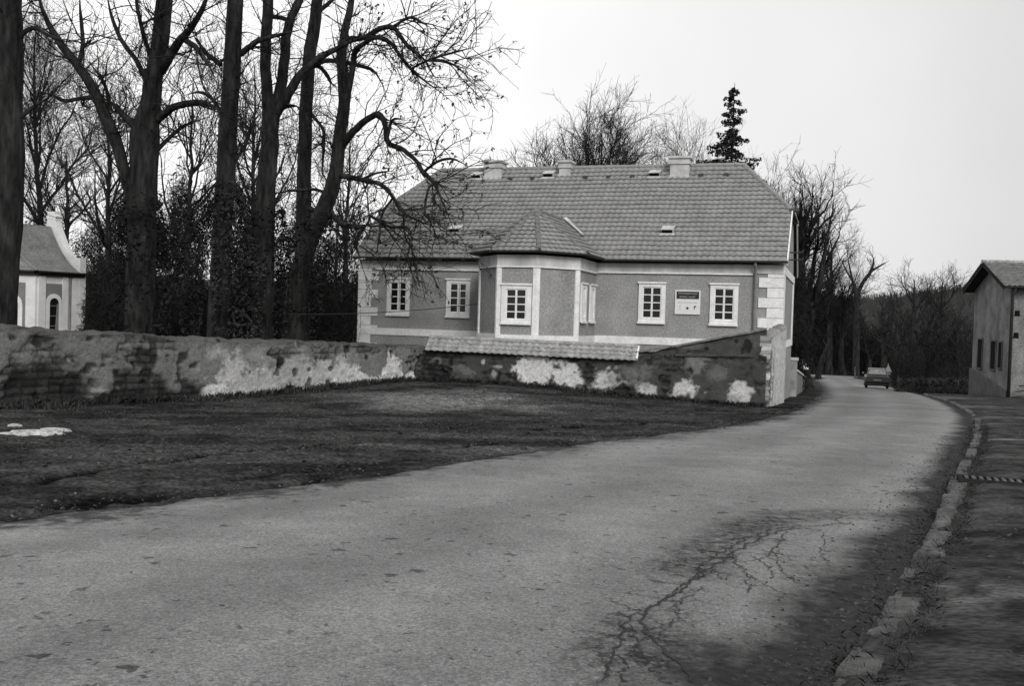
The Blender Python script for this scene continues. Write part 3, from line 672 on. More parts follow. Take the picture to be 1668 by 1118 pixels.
# front wall
fw = empty('garden_wall', (2.5, 33.5, -.9), 0, 'low rubble wall with white plaster patches in front of the grey house', 'wall')
Af, Bf = (-3.26, 35.0), (8.2, 32.0)
PTS = [(690, 573), (1034, 580), (1060, 578), (1130, 579), (1232, 580)]
topsF = [onwall(px, py, Af, Bf)[:2] for px, py in PTS]
topF = lambda u: np.interp(u, [q[0] for q in topsF], [q[1] for q in topsF])
def botF(u):
    p = np.array(Af)[None]+((np.array(Bf)-np.array(Af))/np.linalg.norm(np.array(Bf)-np.array(Af)))[None]*np.asarray(u)[:, None]
    return ground0(p[:, 0], p[:, 1])-.35
def blobsF(lst):
    out = []
    for (px, py, rx, ry, val, sh) in lst:
        u, z, y = onwall(px, py, Af, Bf); f = abs(onwall(px+rx, py, Af, Bf)[0]-onwall(px-rx, py, Af, Bf)[0])/2
        out.append((u, z, f, ry/F*y, val, sh))
    return out
BF = blobsF([(868, 604, 32, 22, .60, .22), (905, 610, 36, 20, .58, .25), (925, 620, 25, 14, .55, .25), (985, 618, 27, 18, .5, .3), (1005, 622, 18, 12, .3, .4), (1052, 634, 16, 11, .46, .3), (1118, 634, 24, 15, .52, .25), (1202, 641, 18, 18, .5, .3), (1190, 652, 12, 8, .34, .4), (1035, 610, 26, 16, .13, .5), (1135, 592, 14, 20, .16, .4), (1170, 610, 18, 14, .12, .5),
             (765, 606, 14, 8, .15, .4), (712, 590, 8, 6, .2, .4), (745, 600, 12, 5, .13, .4), (788, 590, 4, 6, .4, .3), (812, 598, 6, 3, .3, .3), (806, 610, 5, 7, .26, .3), (720, 608, 20, 16, .015, .5), (1015, 636, 20, 6, .02, .5), (960, 610, 10, 16, .03, .4), (1085, 618, 10, 18, .03, .4)])
V, Fq, af, wfF = wall_mesh('wall', Af, Bf, topF, botF, .5, BF, .05, .02, 23, .045)
locf = np.array([2.5, 33.5, -.9])
mesh_np('masonry', V-locf, Fq, M['wall_old'], fw, True, {'alb': af})
# tiled coping on the front wall (two rows of pantiles each side of a ridge)
def tile_face(mb, O, S, Tn, Nn, poly, pitch=.31, tw=.24, wave=.02, lift=.05, lip=.018, spt=6):
    """rows of pantiles on a plane: O origin, S along the eave, Tn up the slope, Nn normal, poly = [(s,t)...]"""
    O, S, Tn, Nn = [np.array(q, float) for q in (O, S, Tn, Nn)]
    smin = min(p[0] for p in poly); smax = max(p[0] for p in poly); tmin = min(p[1] for p in poly); tmax = max(p[1] for p in poly)
    def iv(t):
        xs_ = []
        for (a, b), (c, d) in zip(poly, poly[1:]+poly[:1]):
            if abs(b-d) < 1e-9:
                if abs(b-t) < 1e-6: xs_ += [a, c]
                continue
            k = (t-b)/(d-b)
            if -1e-9 <= k <= 1+1e-9: xs_.append(a+(c-a)*k)
        return (min(xs_), max(xs_)) if xs_ else None
    n = int((smax-smin)/tw*spt)+2; ss = np.linspace(smin, smax, n)
    nr = max(1, int(round((tmax-tmin)/pitch))); pitch = (tmax-tmin)/nr
    V = []; Fq = []; o = 0
    for k in range(nr):
        ta = tmin+k*pitch; tb = ta+pitch; ia, ib = iv(min(max(ta, tmin+1e-6), tmax-1e-6)), iv(min(tb, tmax-1e-6))
        if not ia or not ib: continue
        rj = rng.normal(size=int((smax-smin)/tw)+3); cell = ((ss-smin)/tw).astype(int)
        w = wave*np.cos(2*np.pi*ss/tw); dj = rj[cell]*.003
        tj = rj[cell]*.003
        def row(iv_, tt, h):
            sc = np.clip(ss, iv_[0], iv_[1])
            return O[None]+S[None]*sc[:, None]+Tn[None]*(tt+np.zeros(n))[:, None]+Nn[None]*(np.asarray(h)+np.zeros(n))[:, None]
        rows = [row(ia, ta-.085+tj, w+lift-lip+dj-.012), row(ia, ta-.09+tj, w+lift+dj), row(ib, tb-.03, w+.012)]
        A = np.stack(rows, 0); V.append(A.reshape(-1, 3))
        idx = np.arange(3*n).reshape(3, n)+o
        Fq.append(np.stack([idx[:-1, :-1], idx[:-1, 1:], idx[1:, 1:], idx[1:, :-1]], -1).reshape(-1, 4)); o += 3*n
    V = np.concatenate(V); Fq = np.concatenate(Fq)
    mb.append((V, Fq))
Tw = (np.array(Bf)-np.array(Af))/np.linalg.norm(np.array(Bf)-np.array(Af)); Nw = np.array([Tw[1], -Tw[0]])
ua, za, _ = onwall(698, 569, Af, Bf, .42); ub, zb, _ = onwall(1036, 585.5, Af, Bf, .42)
ra, rza, _ = onwall(684, 550, Af, Bf, 0); rb, rzb, _ = onwall(1040, 562, Af, Bf, 0)
ua -= .1
E0 = np.array([*(np.array(Af)+Tw*ua+Nw*.42), za]); E1 = np.array([*(np.array(Af)+Tw*ub+Nw*.42), zb])
Q0 = np.array([*(np.array(Af)+Tw*ua), rza]); S_ = (E1-E0)/np.linalg.norm(E1-E0); up_ = (Q0-E0); up_ -= S_*np.dot(up_, S_); hgt = np.linalg.norm(up_); up_ /= hgt; Nn_ = np.cross(S_, up_)
lenw = np.linalg.norm(E1-E0)
parts = []; tile_face(parts, E0, S_, up_, Nn_, [(0, 0), (lenw, 0), (lenw, hgt), (0, hgt)], pitch=.2, lift=.05)
Qb = np.array([*(np.array(Af)+Tw*ua-Nw*.42), za]); upb = Q0-Qb; upb -= S_*np.dot(upb, S_); upb /= np.linalg.norm(upb)
tile_face(parts, Qb, S_, upb, -np.cross(S_, upb), [(0, 0), (lenw, 0), (lenw, hgt), (0, hgt)], pitch=.2)
V, Fq = merge(parts); cop = mesh_np('tiled_coping', V-locf, Fq, M['tile_old'], fw)
m = MB(); R0 = Q0+Nn_*0; R1 = Q0+S_*lenw
m.tube([R0-locf+np.array([0, 0, .02]), R1-locf+np.array([0, 0, .02])], .085, 10)
m.obj('ridge_tile', M['tile_old'], cop)
m = MB()   # pale verge board closing the right end, timber bed under the tiles
ee = E1+Nn_*.05; m.prism([ee-locf, R1+np.array([0, 0, .06])-locf, R1-np.array([0, 0, .06])-locf, E1-Nn_*.06-locf], np.array([*(Tw*.05), 0])); m.obj('verge_board', M['white'], cop)
m = MB(); m.prism([E0-locf+np.array([0, 0, -.03]), Q0-locf+np.array([0, 0, -.06]), Qb-locf+np.array([0, 0, -.03])], S_*(lenw-.04)); m.obj('coping_bed', M['dark_wood'], cop)
# raking upper wall rising to the house corner, ledge, corner pier and flank along the road
B0 = np.array(Af)+Tw*onwall(1020, 582, Af, Bf, .05)[0]; B1 = np.array([8.28, 32.1])
rak = [onwall(px, py, Af, Bf, .02) for px, py in [(1010, 582), (1110, 566.5), (1180, 553), (1232, 544), (1249, 540)]]
topR = lambda u: np.interp(u, [q[0]-rak[0][0] for q in rak], [q[1] for q in rak])
botR = lambda u: np.full(len(u), -.3)
Ar = np.array(Af)+Tw*rak[0][0]; Br = np.array(Af)+Tw*rak[-1][0]
V, Fq, af, _ = wall_mesh('wall', Ar, Br, topR, botR, .34, [(2.2, .85, .5, .12, .11, .5), (.6, .5, .5, .1, .16, .5), (4.3, 1.1, .25, .2, .09, .4)], .05, .03, 37, .05)
mesh_np('raking_wall', V-locf, Fq, M['wall_old'], fw, True, {'alb': af})
m = MB()
la = onwall(1100, 577.5, Af, Bf, .3); lb = onwall(1228, 579, Af, Bf, .3)
pA = np.array(Af)+Tw*la[0]; pB = np.array(Af)+Tw*lb[0]
q = [np.array([*(pA+Nw*o), la[1]+dz]) for o, dz in ((.34, -.06), (.36, .0), (.12, .03), (.12, -.06))]
m.prism([p-locf for p in q], np.array([*(pB-pA), lb[1]-la[1]])); m.obj('ledge', gmat('mossy_ledge', .075, nscale=6, namp=.5, bump=.5), fw)
m = MB()   # pale edge along the raking top
for i in range(4):
    a, b = rak[i], rak[i+1]; pa_ = np.array(Af)+Tw*a[0]; pb_ = np.array(Af)+Tw*b[0]
    q = [np.array([*(pa_+Nw*o), a[1]+dz]) for o, dz in ((.25, .05), (.25, .10), (-.25, .12), (-.25, .05))]
    m.prism([p-locf for p in q], np.array([*(pb_-pa_), b[1]-a[1]]))
m.obj('raking_coping', gmat('stone_coping', .16, nscale=5, namp=.6, bump=.5), fw)
# flank: pale stained plaster along the road
P0 = np.array([8.07, 31.80]); P1 = np.array([9.87, 36.62])
gz = float(ground0(8.5, 32.))
def topK(u):
    return np.interp(u, [0, .5, 5.2], [1.22, 1.3, 1.62])
def botK(u):
    return np.full(len(u), gz-.6)
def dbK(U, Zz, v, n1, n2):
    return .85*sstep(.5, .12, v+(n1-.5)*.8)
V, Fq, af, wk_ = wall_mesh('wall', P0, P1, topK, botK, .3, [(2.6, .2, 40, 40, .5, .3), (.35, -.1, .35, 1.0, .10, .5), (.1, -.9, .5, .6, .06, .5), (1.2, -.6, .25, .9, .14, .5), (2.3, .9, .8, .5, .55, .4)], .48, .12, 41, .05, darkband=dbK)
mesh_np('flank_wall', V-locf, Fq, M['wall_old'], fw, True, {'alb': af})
# snow patch left over by the wall
m = MB()
for (pxa, pya, rx, ry, sd) in ((44, 709, .55, .055, 1), (60, 706, .4, .03, 2), (88, 702.5, .3, .02, 3), (24, 696, .16, .015, 4)):
    cs = G(pxa, pya); nr, na = 6, 60; vs = []
    for i in range(nr):
        for j in range(na):
            a = j/na*2*np.pi; r = i/(nr-1)*(.35+1.2*float(fbm(np.cos(a)*2.2+5+sd*7, np.sin(a)*2.2+9, 1, 4, 70)))
            x = cs[0]+r*rx*math.cos(a)-.25*r*ry*math.sin(a); y = cs[1]+r*ry*2.2*math.sin(a)+.15*r*rx*math.cos(a); vs.append((x, y, float(ground0(x, y))+.035*(1-(i/(nr-1))**2)+.02-(.06 if i == nr-1 else 0)))
    m.add(vs, [(i*na+j, i*na+(j+1) % na, (i+1)*na+(j+1) % na, (i+1)*na+j) for i in range(nr-1) for j in range(na)])
o = m.obj('snow', M['snow'], None, True); tag(o, 'small white patch of old snow on the dark lot at the far left', 'snow', kind='stuff')
# ================================================================== HOUSE  (local x along the front, y into the depth, z up)
TH = R_(18); HO = np.array([9.854, 36.5, 0.]); W_ = 17.15; D_ = 9.0
house = empty('house', tuple(HO), -TH, 'long single-storey grey house with tiled half-hipped roof, white quoins and a many-sided bay', 'house')
eu = np.array([math.cos(TH), -math.sin(TH), 0]); ny = np.array([math.sin(TH), math.cos(TH), 0])
ZE = 3.95; SL = .876
def zr_(y): return ZE+SL*(y+.35)
ZH = 6.05; YH = (ZH-ZE)/SL-.35; YR = D_/2; ZR = zr_(YR)
XR, XLr = -1.97, -15.45
# --- walls
m = MB()
m.prism([(-W_, 0, -4), (0, 0, -4), (0, 0, 3.86), (-W_, 0, 3.86)], (0, .4, 0))
m.prism([(-W_, D_, -4), (0, D_, -4), (0, D_, 3.86), (-W_, D_, 3.86)], (0, -.4, 0))
for x, s in ((0, -1), (-W_, 1)):
    m.prism([(x, .4, -4), (x, D_-.4, -4), (x, D_-.4, 3.9), (x, D_-YH-.1, ZH-.12), (x, YH+.1, ZH-.12), (x, .4, 3.9)], (.4*s, 0, 0))
m.obj('wall', M['stucco'], house)
BX = -8.92; BW = 1.9; BH = .72; BY1, BY2 = -2.7, -4.06
bayp = [(BX-BW, .0), (BX-BW, BY1), (BX-BH, BY2), (BX+BH, BY2), (BX+BW, BY1), (BX+BW, .0)]
def grow_poly(p, d):   # offset the bay outline outwards
    out = []
    for i, (x, y) in enumerate(p):
        if i == 0: out.append((x-d, y)); continue
        if i == len(p)-1: out.append((x+d, y)); continue
        a = np.array(p[i])-np.array(p[i-1]); b = np.array(p[i+1])-np.array(p[i]); a /= np.linalg.norm(a); b /= np.linalg.norm(b)
        na = np.array([a[1], -a[0]]); nb = np.array([b[1], -b[0]])
        if np.dot(na, np.array([x, y])-np.array([BX, -1])) < 0: na = -na
        if np.dot(nb, np.array([x, y])-np.array([BX, -1])) < 0: nb = -nb
        n = na+nb; n /= np.dot(n, na); out.append((x+n[0]*d, y+n[1]*d))
    return out
m = MB(); m.prism([(x, y, -4) for x, y in bayp], (0, 0, 7.85)); bay = m.obj('bay', M['stucco_bay'], house)
def ringband(z0, z1, d, name, mat, parent):
    m = MB(); po = grow_poly(bayp, d)
    for i in range(5):
        a, b, c, e = bayp[i], bayp[i+1], po[i+1], po[i]
        m.add([(*a, z0), (*b, z0), (*c, z0), (*e, z0), (*a, z1), (*b, z1), (*c, z1), (*e, z1)], [(3, 2, 1, 0), (4, 5, 6, 7), (2, 3, 7, 6)])
    return m.obj(name, mat, parent)
ringband(3.46, 3.84, .05, 'frieze', M['frieze'], bay)
ringband(3.40, 3.457, .075, 'cornice', M['trim'], bay)
ringband(.72, 1.0, .06, 'plinth_band', M['trim'], bay)
# corner pilasters (front faces of the bay)
po = grow_poly(bayp, .045)
for i, (wa, wb) in enumerate([(0, 0), (.16, .1), (.12, .14), (.14, .14), (.16, .12), (0, 0)]):
    if not wa: continue
    p = np.array(bayp[i]); q = np.array(po[i]); a = np.array(bayp[i-1])-p; a /= np.linalg.norm(a); b = np.array(bayp[i+1])-p; b /= np.linalg.norm(b)
    qa = q+a*wa; qb = q+b*wb; pa_ = p+a*wa; pb_ = p+b*wb
    m = MB(); m.prism([(*pa_, 1.003), (*qa, 1.003), (*q, 1.003), (*qb, 1.003), (*pb_, 1.003)], (0, 0, 2.394)); m.obj('pilaster', M['trim'], bay)
# frieze + mouldings + plinth band of the main front, piece by piece
def piece(name, mat, parent, *q):
    m = MB(); m.box(*q); return m.obj(name, mat, parent)
for q in ((-W_+.7, BX-BW-.05, -.05), (BX+BW+.05, -.98, -.05), (-.98, -.004, -.055), (-W_+.004, -W_+.7, -.055)): piece('frieze', M['frieze'], house, q[0], q[1], q[2], 0, 3.5, 3.82)
for xa, xb in ((-W_+.75, BX-BW-.08), (BX+BW+.08, -1.08)): piece('cornice', M['trim'], house, xa, xb, -.08, 0, 3.44, 3.497)
for xa, xb in ((-W_+.55, BX-BW-.06), (BX+BW+.06, -.5)): piece('plinth_band', M['trim'], house, xa, xb, -.04, 0, .74, 1.02)
piece('plinth_band', M['trim'], house, 0, .04, .5, D_, .74, 1.02)
# quoins
for side_, name in ((1, 'r'), (-1, 'l')):
    m = MB(); z = -.36; k = 0
    x0 = 0 if side_ > 0 else -W_
    while z < 3.45:
        h = .372; w = .86 if k % 2 else .55; wd = .3 if k % 2 else .5; z1 = min(z+h, 3.496)
        xa, xb = (x0-w, x0+.045) if side_ > 0 else (x0-.045, x0+w)
        m.box(xa, xb, -.045-(.004 if k % 2 else 0), 0, z+.008, z1-.008)
        if side_ > 0: m.box(0, .045, .001, wd, z+.008, z1-.008)
        z = z1; k += 1
    m.obj('quoin', M['white'], house)
# gable side: pale corner strip and framed panel
for q in ((0, .035, .9, 1.1, 1.03, 3.497), (0, .035, 8.2, 9.0, 1.03, 3.497)): piece('lesene', M['white'], house, *q)
piece('frieze', M['white'], house, 0, .05, 0, 9.0, 3.5, 3.8)
# --- windows
def window(parent, x, z0, z1, w, y=0., rot=0., open_leaf=False, cas='trim', cols=2, rows=4, fr=.16, sill=.2, topf=.17):
    """casing ring, lip, sash with bars, dark panes; local frame: x right, -y outward"""
    Mx = Matrix.Translation((x, y, 0)) @ Matrix.Rotation(rot, 4, 'Z')
    m = MB(); hw = w/2
    m.box(-hw, -hw+fr, -.07, 0, z0, z1, Mx); m.box(hw-fr, hw, -.07, 0, z0, z1, Mx)
    m.box(-hw+fr, hw-fr, -.07, 0, z1-topf, z1, Mx); m.box(-hw+fr, hw-fr, -.07, 0, z0, z0+sill, Mx)
    wn = m.obj('window', M[cas], parent, bevel=.008)
    m = MB(); m.box(-hw-.03, hw+.03, -.12, -.072, z1-.035, z1+.03, Mx); m.obj('lip', M[cas], wn)
    m = MB(); m.box(-hw-.02, hw+.02, -.11, -.072, z0-.02, z0+.06, Mx); m.obj('sill', M[cas], wn)
    ix0, ix1, iz0, iz1 = -hw+fr, hw-fr, z0+sill, z1-topf
    m = MB(); b = .035
    m.box(ix0, ix0+b, -.045, -.012, iz0, iz1, Mx); m.box(ix1-b, ix1, -.045, -.012, iz0, iz1, Mx)
    m.box(ix0+b, ix1-b, -.045, -.012, iz0, iz0+b, Mx); m.box(ix0+b, ix1-b, -.045, -.012, iz1-b, iz1, Mx)
    for i in range(1, cols):
        xx = ix0+(ix1-ix0)*i/cols; m.box(xx-.035, xx+.035, -.05, -.012, iz0+b, iz1-b, Mx)
        if open_leaf: m.box(xx+.06, xx+.09, -.046, -.012, iz0+b, iz1-b, Mx)
    for j in range(1, rows):
        zz = iz0+(iz1-iz0)*j/rows; m.box(ix0+b, ix1-b, -.04, -.013, zz-.019, zz+.019, Mx)
    m.obj('sash', M['trim'], wn)
    m = MB(); m.box(ix0+.005, ix1-.005, -.02, -.006, iz0+.005, iz1-.005, Mx); m.obj('pane', M['glass'], wn)
    return wn
for x, op in ((-15.35, True), (-12.7, True), (-4.80, False), (-2.10, False)): window(house, x, 1.55, 3.10, 1.03, open_leaf=op)
window(bay, BX, 1.38, 2.80, 1.12, BY2, cas='trim', fr=.19, sill=.17, topf=.17)
for y in (-2.0, -.62): window(bay, BX+BW, 1.5, 2.95, .78, y, rot=R_(90), fr=.2)
# --- roof
roofparts = []
fsm = math.sqrt(1+SL*SL); cs_, sn_ = 1/fsm, SL/fsm
xl, xr = -W_-.12, .12
tH = (YH+.35)*fsm; tR = (YR+.35)*fsm
poly = [(0, 0), (xr-xl, 0), (xr-xl, tH), (XR-xl, tR), (XLr-xl, tR), (0, tH)]
tile_face(roofparts, (xl, -.35, ZE), (1, 0, 0), (0, cs_, sn_), (0, -sn_, cs_), poly, lift=.074, lip=.02)
tile_face(roofparts, (xr, D_+.35, ZE), (-1, 0, 0), (0, -cs_, sn_), (0, sn_, cs_), [(0, 0), (xr-xl, 0), (xr-xl, tH), (xr-XLr, tR), (xr-XR, tR), (0, tH)])
for xg, xt, s in ((xr, XR, -1), (xl, XLr, 1)):
    run = abs(xt-xg); rise = ZR-ZH; L = math.hypot(run, rise); wd = D_-2*YH
    O = (xg, YH, ZH) if s < 0 else (xg, D_-YH, ZH)
    S = (0, 1, 0) if s < 0 else (0, -1, 0); Tn = (s*run/L, 0, rise/L); Nn = (-s*rise/L, 0, run/L)
    tile_face(roofparts, O, S, Tn, Nn, [(0, 0), (wd, 0), (wd/2, L)])
V, Fq = merge(roofparts); V[:, 2] += .07*(fbm(V[:, 0]+40, V[:, 1]+9, .4, 3, 2)-.5); roof = mesh_np('roof', V, Fq, M['tile'], house)
m = MB()   # boarding below the tiles, closes the eaves
m.add([(xl, -.33, ZE-.04), (xr, -.33, ZE-.04), (xr-.02, YH, ZH-.05), (XR, YR, ZR-.05), (XLr, YR, ZR-.05), (xl+.02, YH, ZH-.05)], [(0, 1, 2, 3, 4, 5)])
m.add([(xl, D_+.33, ZE-.04), (xr, D_+.33, ZE-.04), (xr-.02, D_-YH, ZH-.05), (XR, YR, ZR-.05), (XLr, YR, ZR-.05), (xl+.02, D_-YH, ZH-.05)], [(0, 1, 2, 3, 4, 5)])
m.add([(xl, -.33, ZE-.1), (xr, -.33, ZE-.1), (xr, .02, ZE-.06), (xl, .02, ZE-.06)], [(0, 1, 2, 3)])
m.obj('soffit', M['dark_wood'], roof)
# verges: pale boards up the gable edges
for xx, d in ((xr, .05), (xl, -.05)):
    for sg in (1, -1):
        m = MB(); y0, y1 = (-.4, YH) if sg > 0 else (D_+.4, D_-YH)
        m.prism([(xx, y0, ZE-.14), (xx, y1, ZH-.10), (xx, y1, ZH+.07), (xx, y0, ZE+.07)], (d, 0, 0)); m.obj('verge_board', M['white'], roof)
def caps(mb, a, b, r=.10, seg=.36):
    a, b = np.array(a, float), np.array(b, float); L = np.linalg.norm(b-a); n = max(1, int(L/seg)); t = (b-a)/n
    for i in range(n): mb.tube([a+t*i, a+t*(i+1.06)], [r*1.12, r*.9], 8)
for ca, cb in [((XLr, YR, ZR+.02), (XR, YR, ZR+.02))]+[((xg, yy, ZH+.02), (xt, YR, ZR+.02)) for xg, xt in ((xr, XR), (xl, XLr)) for yy in (YH, D_-YH)]:
    m = MB(); caps(m, ca, cb); m.obj('ridge_tile', M['tile'], roof)
m = MB(); m.tube([(xr-.1, YH-.05, ZH), (xr+.28, YH-.02, ZH-.02)], .07, 8); m.obj('gutter_end', M['metal_dark'], roof)
# gutters
def gutter(mb, a, b, r=.075):
    a, b = np.array(a, float), np.array(b, float); d = (b-a)/np.linalg.norm(b-a); n = np.cross(d, (0, 0, 1)); K = 7
    ang = np.linspace(0, np.pi, K)
    ring = lambda p, rr: [p+n*math.cos(q)*rr-np.array([0, 0, 1])*math.sin(q)*rr for q in ang]
    A, B = ring(a, r), ring(b, r); mb.add(A+B, [(i, i+1, K+i+1, K+i) for i in range(K-1)]+[tuple(range(K)), tuple(range(2*K-1, K-1, -1))])
for ga, gb in ((xl, BX-BW-.3), (BX+BW+.3, xr+.05)):
    m = MB(); gutter(m, (ga, -.44, ZE), (gb, -.44, ZE)); m.obj('gutter', M['metal_dark'], roof)
# roof of the bay
apex = np.array([BX, -1.95, 5.62]); be = grow_poly(bayp, .3); ze = 3.98
tailY = (apex[2]-ZE)/SL-.35
bparts = []
def plane_face(parts, A, B, poly3):
    A, B = np.array(A, float), np.array(B, float); S = (B-A)/np.linalg.norm(B-A)
    C = np.array(poly3[2], float)-A; Tn = C-S*np.dot(C, S); Tn /= np.linalg.norm(Tn); Nn = np.cross(S, Tn)
    if Nn[2] < 0: Nn = -Nn
    pl = [(float(np.dot(np.array(p, float)-A, S)), float(max(0, np.dot(np.array(p, float)-A, Tn)))) for p in poly3]
    tile_face(parts, A, S, Tn, Nn, pl, pitch=.29, lift=.08, lip=.022)
E_ = [np.array([x, y, ze]) for x, y in be]
yv = (ze-ZE)/SL-.35; E_[0][1] = yv; E_[5][1] = yv; tail = np.array([BX, tailY, apex[2]])
plane_face(bparts, E_[1], E_[2], [E_[1], E_[2], apex]); plane_face(bparts, E_[2], E_[3], [E_[2], E_[3], apex]); plane_face(bparts, E_[3], E_[4], [E_[3], E_[4], apex])
plane_face(bparts, E_[4], E_[5], [E_[4], E_[5], tail, apex]); plane_face(bparts, E_[0], E_[1], [E_[0], E_[1], apex, tail])
V, Fq = merge(bparts); broof = mesh_np('bay_roof', V, Fq, M['tile'], house)
for ca, cb in [(E_[i]+np.array([0, 0, .04]), apex+np.array([0, 0, .03])) for i in (1, 2, 3, 4)]+[(apex+np.array([0, 0, .03]), tail+np.array([0, 0, .03]))]:
    m = MB(); caps(m, ca, cb, .085, .3); m.obj('ridge_tile', M['ridge'], broof)
m = MB()
for i in range(5):
    a, b = E_[i].copy(), E_[i+1].copy(); n = np.cross(b-a, (0, 0, 1)); n /= np.linalg.norm(n)
    if np.dot(n[:2], (a[:2]+b[:2])/2-np.array([BX, -1.5])) < 0: n = -n
    gutter(m, a+n*.06, b+n*.06, .07)
m.obj('gutter', M['metal_dark'], broof)
m = MB(); m.add([tuple(e-np.array([0, 0, .05])) for e in E_], [tuple(range(6))]); m.obj('soffit', M['dark_wood'], broof)
m = MB()   # pale lead flashing along the right valley
a = E_[5]; b = tail
d = (b-a); mid = a+d*.98
q0, q1 = a+d*.5+np.array([.06, 0, .14]), mid+np.array([.06, 0, .12])
m.prism([q0, q1, q1+np.array([.14, .02, .03]), q0+np.array([.05, .0, .02])], (0, -.03, .03)); m.obj('flashing', M['chim'], broof)
# chimneys on the front slope just below the ridge
def hp(px, py, y=0):
    d = ray(px, py); t = np.dot(HO+ny*y-CAM, ny)/np.dot(d, ny); p = CAM+d*t; return float(np.dot(p-HO, eu)), float(p[2])
def roof_at(px, py):
    """pixel -> point on the front roof slope (local)"""
    lo, hi = -.35, YR
    for _ in range(40):
        mid = (lo+hi)/2; x, z = hp(px, py, mid)
        if z > zr_(mid): lo = mid
        else: hi = mid
    return x, lo, zr_(lo)
for (px, pyb, pyt, wpx, dpt) in ((802, 291, 261, 27, .7), (919, 288, 261, 17, .6), (1106, 290, 254, 29, .75)):
    x, y, z = roof_at(px, pyb); d = HO[1]+ny[1]*y-eu[1]*0+0; yw = (HO+eu*x+ny*y)[1]; w = wpx/F*yw/math.cos(TH); zt = hp(px, pyt, y)[1]
    m = MB(); hw = w/2
    m.box(x-hw, x+hw, y, y+dpt, z-.5, zt-.34); m.box(x-hw-.05, x+hw+.05, y-.05, y+dpt+.05, zt-.34, zt-.24); m.box(x-hw-.02, x+hw+.02, y-.02, y+dpt+.02, zt-.24, zt-.1); m.box(x-hw-.09, x+hw+.09, y-.09, y+dpt+.09, zt-.1, zt)
    m.box(x-hw-.04, x+hw+.04, y-.05, y, z-.08, z+.12)
    ch = m.obj('chimney', M['chim'], roof, bevel=.012)
# small roof hatches
for (px, py) in ((893, 291), (1066, 290), (1087, 383), (741, 381), (776, 293)):
    x, y, z = roof_at(px, py); w = .24; n = np.array([0, -sn_, cs_]); tt = np.array([0, cs_, sn_]); o = np.array([x, y, z])
    m = MB(); A = [o+np.array([sx*w, 0, 0])+n*h+tt*t for sx, h, t in ((-1, .27, 0), (1, .27, 0), (1, .06, .55), (-1, .06, .55))]
    m.prism(A, -n*.03)
    for sx in (-1, 1):
        q = o+np.array([sx*(w-.02), 0, 0]); m.prism([q+n*.0, q+n*.25, q+n*.05+tt*.52, q], np.array([-sx*.02, 0, 0]))
    m.prism([o+np.array([-w-.05, 0, 0])+n*.05-tt*.1, o+np.array([w+.05, 0, 0])+n*.05-tt*.1, o+np.array([w+.05, 0, 0])+n*.07, o+np.array([-w-.05, 0, 0])+n*.07], n*.025)
    rv = m.obj('roof_hatch', M['chim'], roof)
    m = MB(); m.prism([o+np.array([-w+.03, 0, 0])+n*.08, o+np.array([w-.03, 0, 0])+n*.08, o+np.array([w-.03, 0, 0])+n*.22, o+np.array([-w+.03, 0, 0])+n*.22], tt*.03); m.obj('opening', M['black'], rv)
# snow guard knobs below the ridge
for px in (752, 831, 867, 953, 991, 1030, 1142, 1183):
    x, y, z = roof_at(px, 295-(px-830)*.019); m = MB(); m.box(x-.09, x+.09, y-.06, y+.06, z, z+.16); m.obj('vent_tile', M['metal_dark'], roof)
# downpipes
m = MB(); m.tube([(-.98, -.44, ZE-.1), (-.98, -.3, ZE-.2), (-.98, -.11, 3.45), (-.98, -.11, 1.2), (-.98, -.11, -.3)], .05, 8)
m.obj('downpipe', M['metal_grey'], house, True)
m = MB(); m.tube([(BX-BW-.42, -.1, 3.35), (BX-BW-.42, -.1, -.3)], .05, 8); dpn = m.obj('downpipe', M['metal_grey'], house, True)
m = MB(); m.prism([(BX-BW-.75, -.12, 2.98), (BX-BW-.02, -.12, 3.36), (BX-BW-.02, -.12, 3.2), (BX-BW-.38, -.12, 2.9)], (0, -.5, 0)); m.obj('porch_cap', M['metal_dark'], house)
m = MB(); m.box(BX-BW-.36, BX-BW-.24, -.09, 0, 1.03, 3.0); m.obj('door_jamb', M['trim'], house)
for zz in (4.32, 4.05):
    m = MB(); m.tube([(.0, .5, zz+.06), (.12, .4, zz), (.62, .35, zz), (.66, .35, zz+.1)], .03, 6); m.obj('line_bracket', M['metal_dark'], house)
# --- sign between the right-hand windows (hangs on the wall: a thing of its own)
def hw(x, y, z): p = HO+eu*x+ny*y; return (p[0], p[1], z)
sg = empty('notice_board', hw(-3.445, -.02, 1.93), -TH, 'square white notice board with dark heading strip on the house wall between the right-hand windows', 'sign')
m = MB(); m.box(-.475, .475, -.04, 0, 0, .91); m.obj('board', M['sign_white'], sg)
m = MB(); m.box(-.42, .42, -.048, -.04, .58, .86); m.obj('heading', M['sign_dark'], sg)
m = MB(); rs = np.random.default_rng(2)
def strokes(x0, x1, z0, z1, gap=()):
    x = x0
    while x < x1:
        w = rs.uniform(.02, .03)
        if not any(a < x < b for a, b in gap):
            m.box(x, x+.008, -.052, -.048, z0, z1)
            k = rs.integers(3)
            if k == 0: m.box(x+.008, x+w, -.052, -.048, z1-.012, z1)
            elif k == 1: m.box(x+.008, x+w, -.052, -.048, (z0+z1)/2-.006, (z0+z1)/2+.006)
            else: m.box(x+.008, x+w, -.052, -.048, z0, z0+.012)
        x += w+.012
strokes(-.36, .36, .755, .82); m.obj('lettering_line', M['sign_grey'], sg); m = MB()
strokes(-.30, -.01, .625, .69); m.obj('lettering_word', M['sign_grey'], sg); m = MB()
strokes(.04, .27, .625, .69); m.obj('lettering_word', M['sign_grey'], sg)
m = MB()
x = -.38
while x < .38:
    w = rs.uniform(.012, .03); m.box(x, x+w, -.043, -.04, .425, .455+rs.uniform(0, .012)); x += w+.012
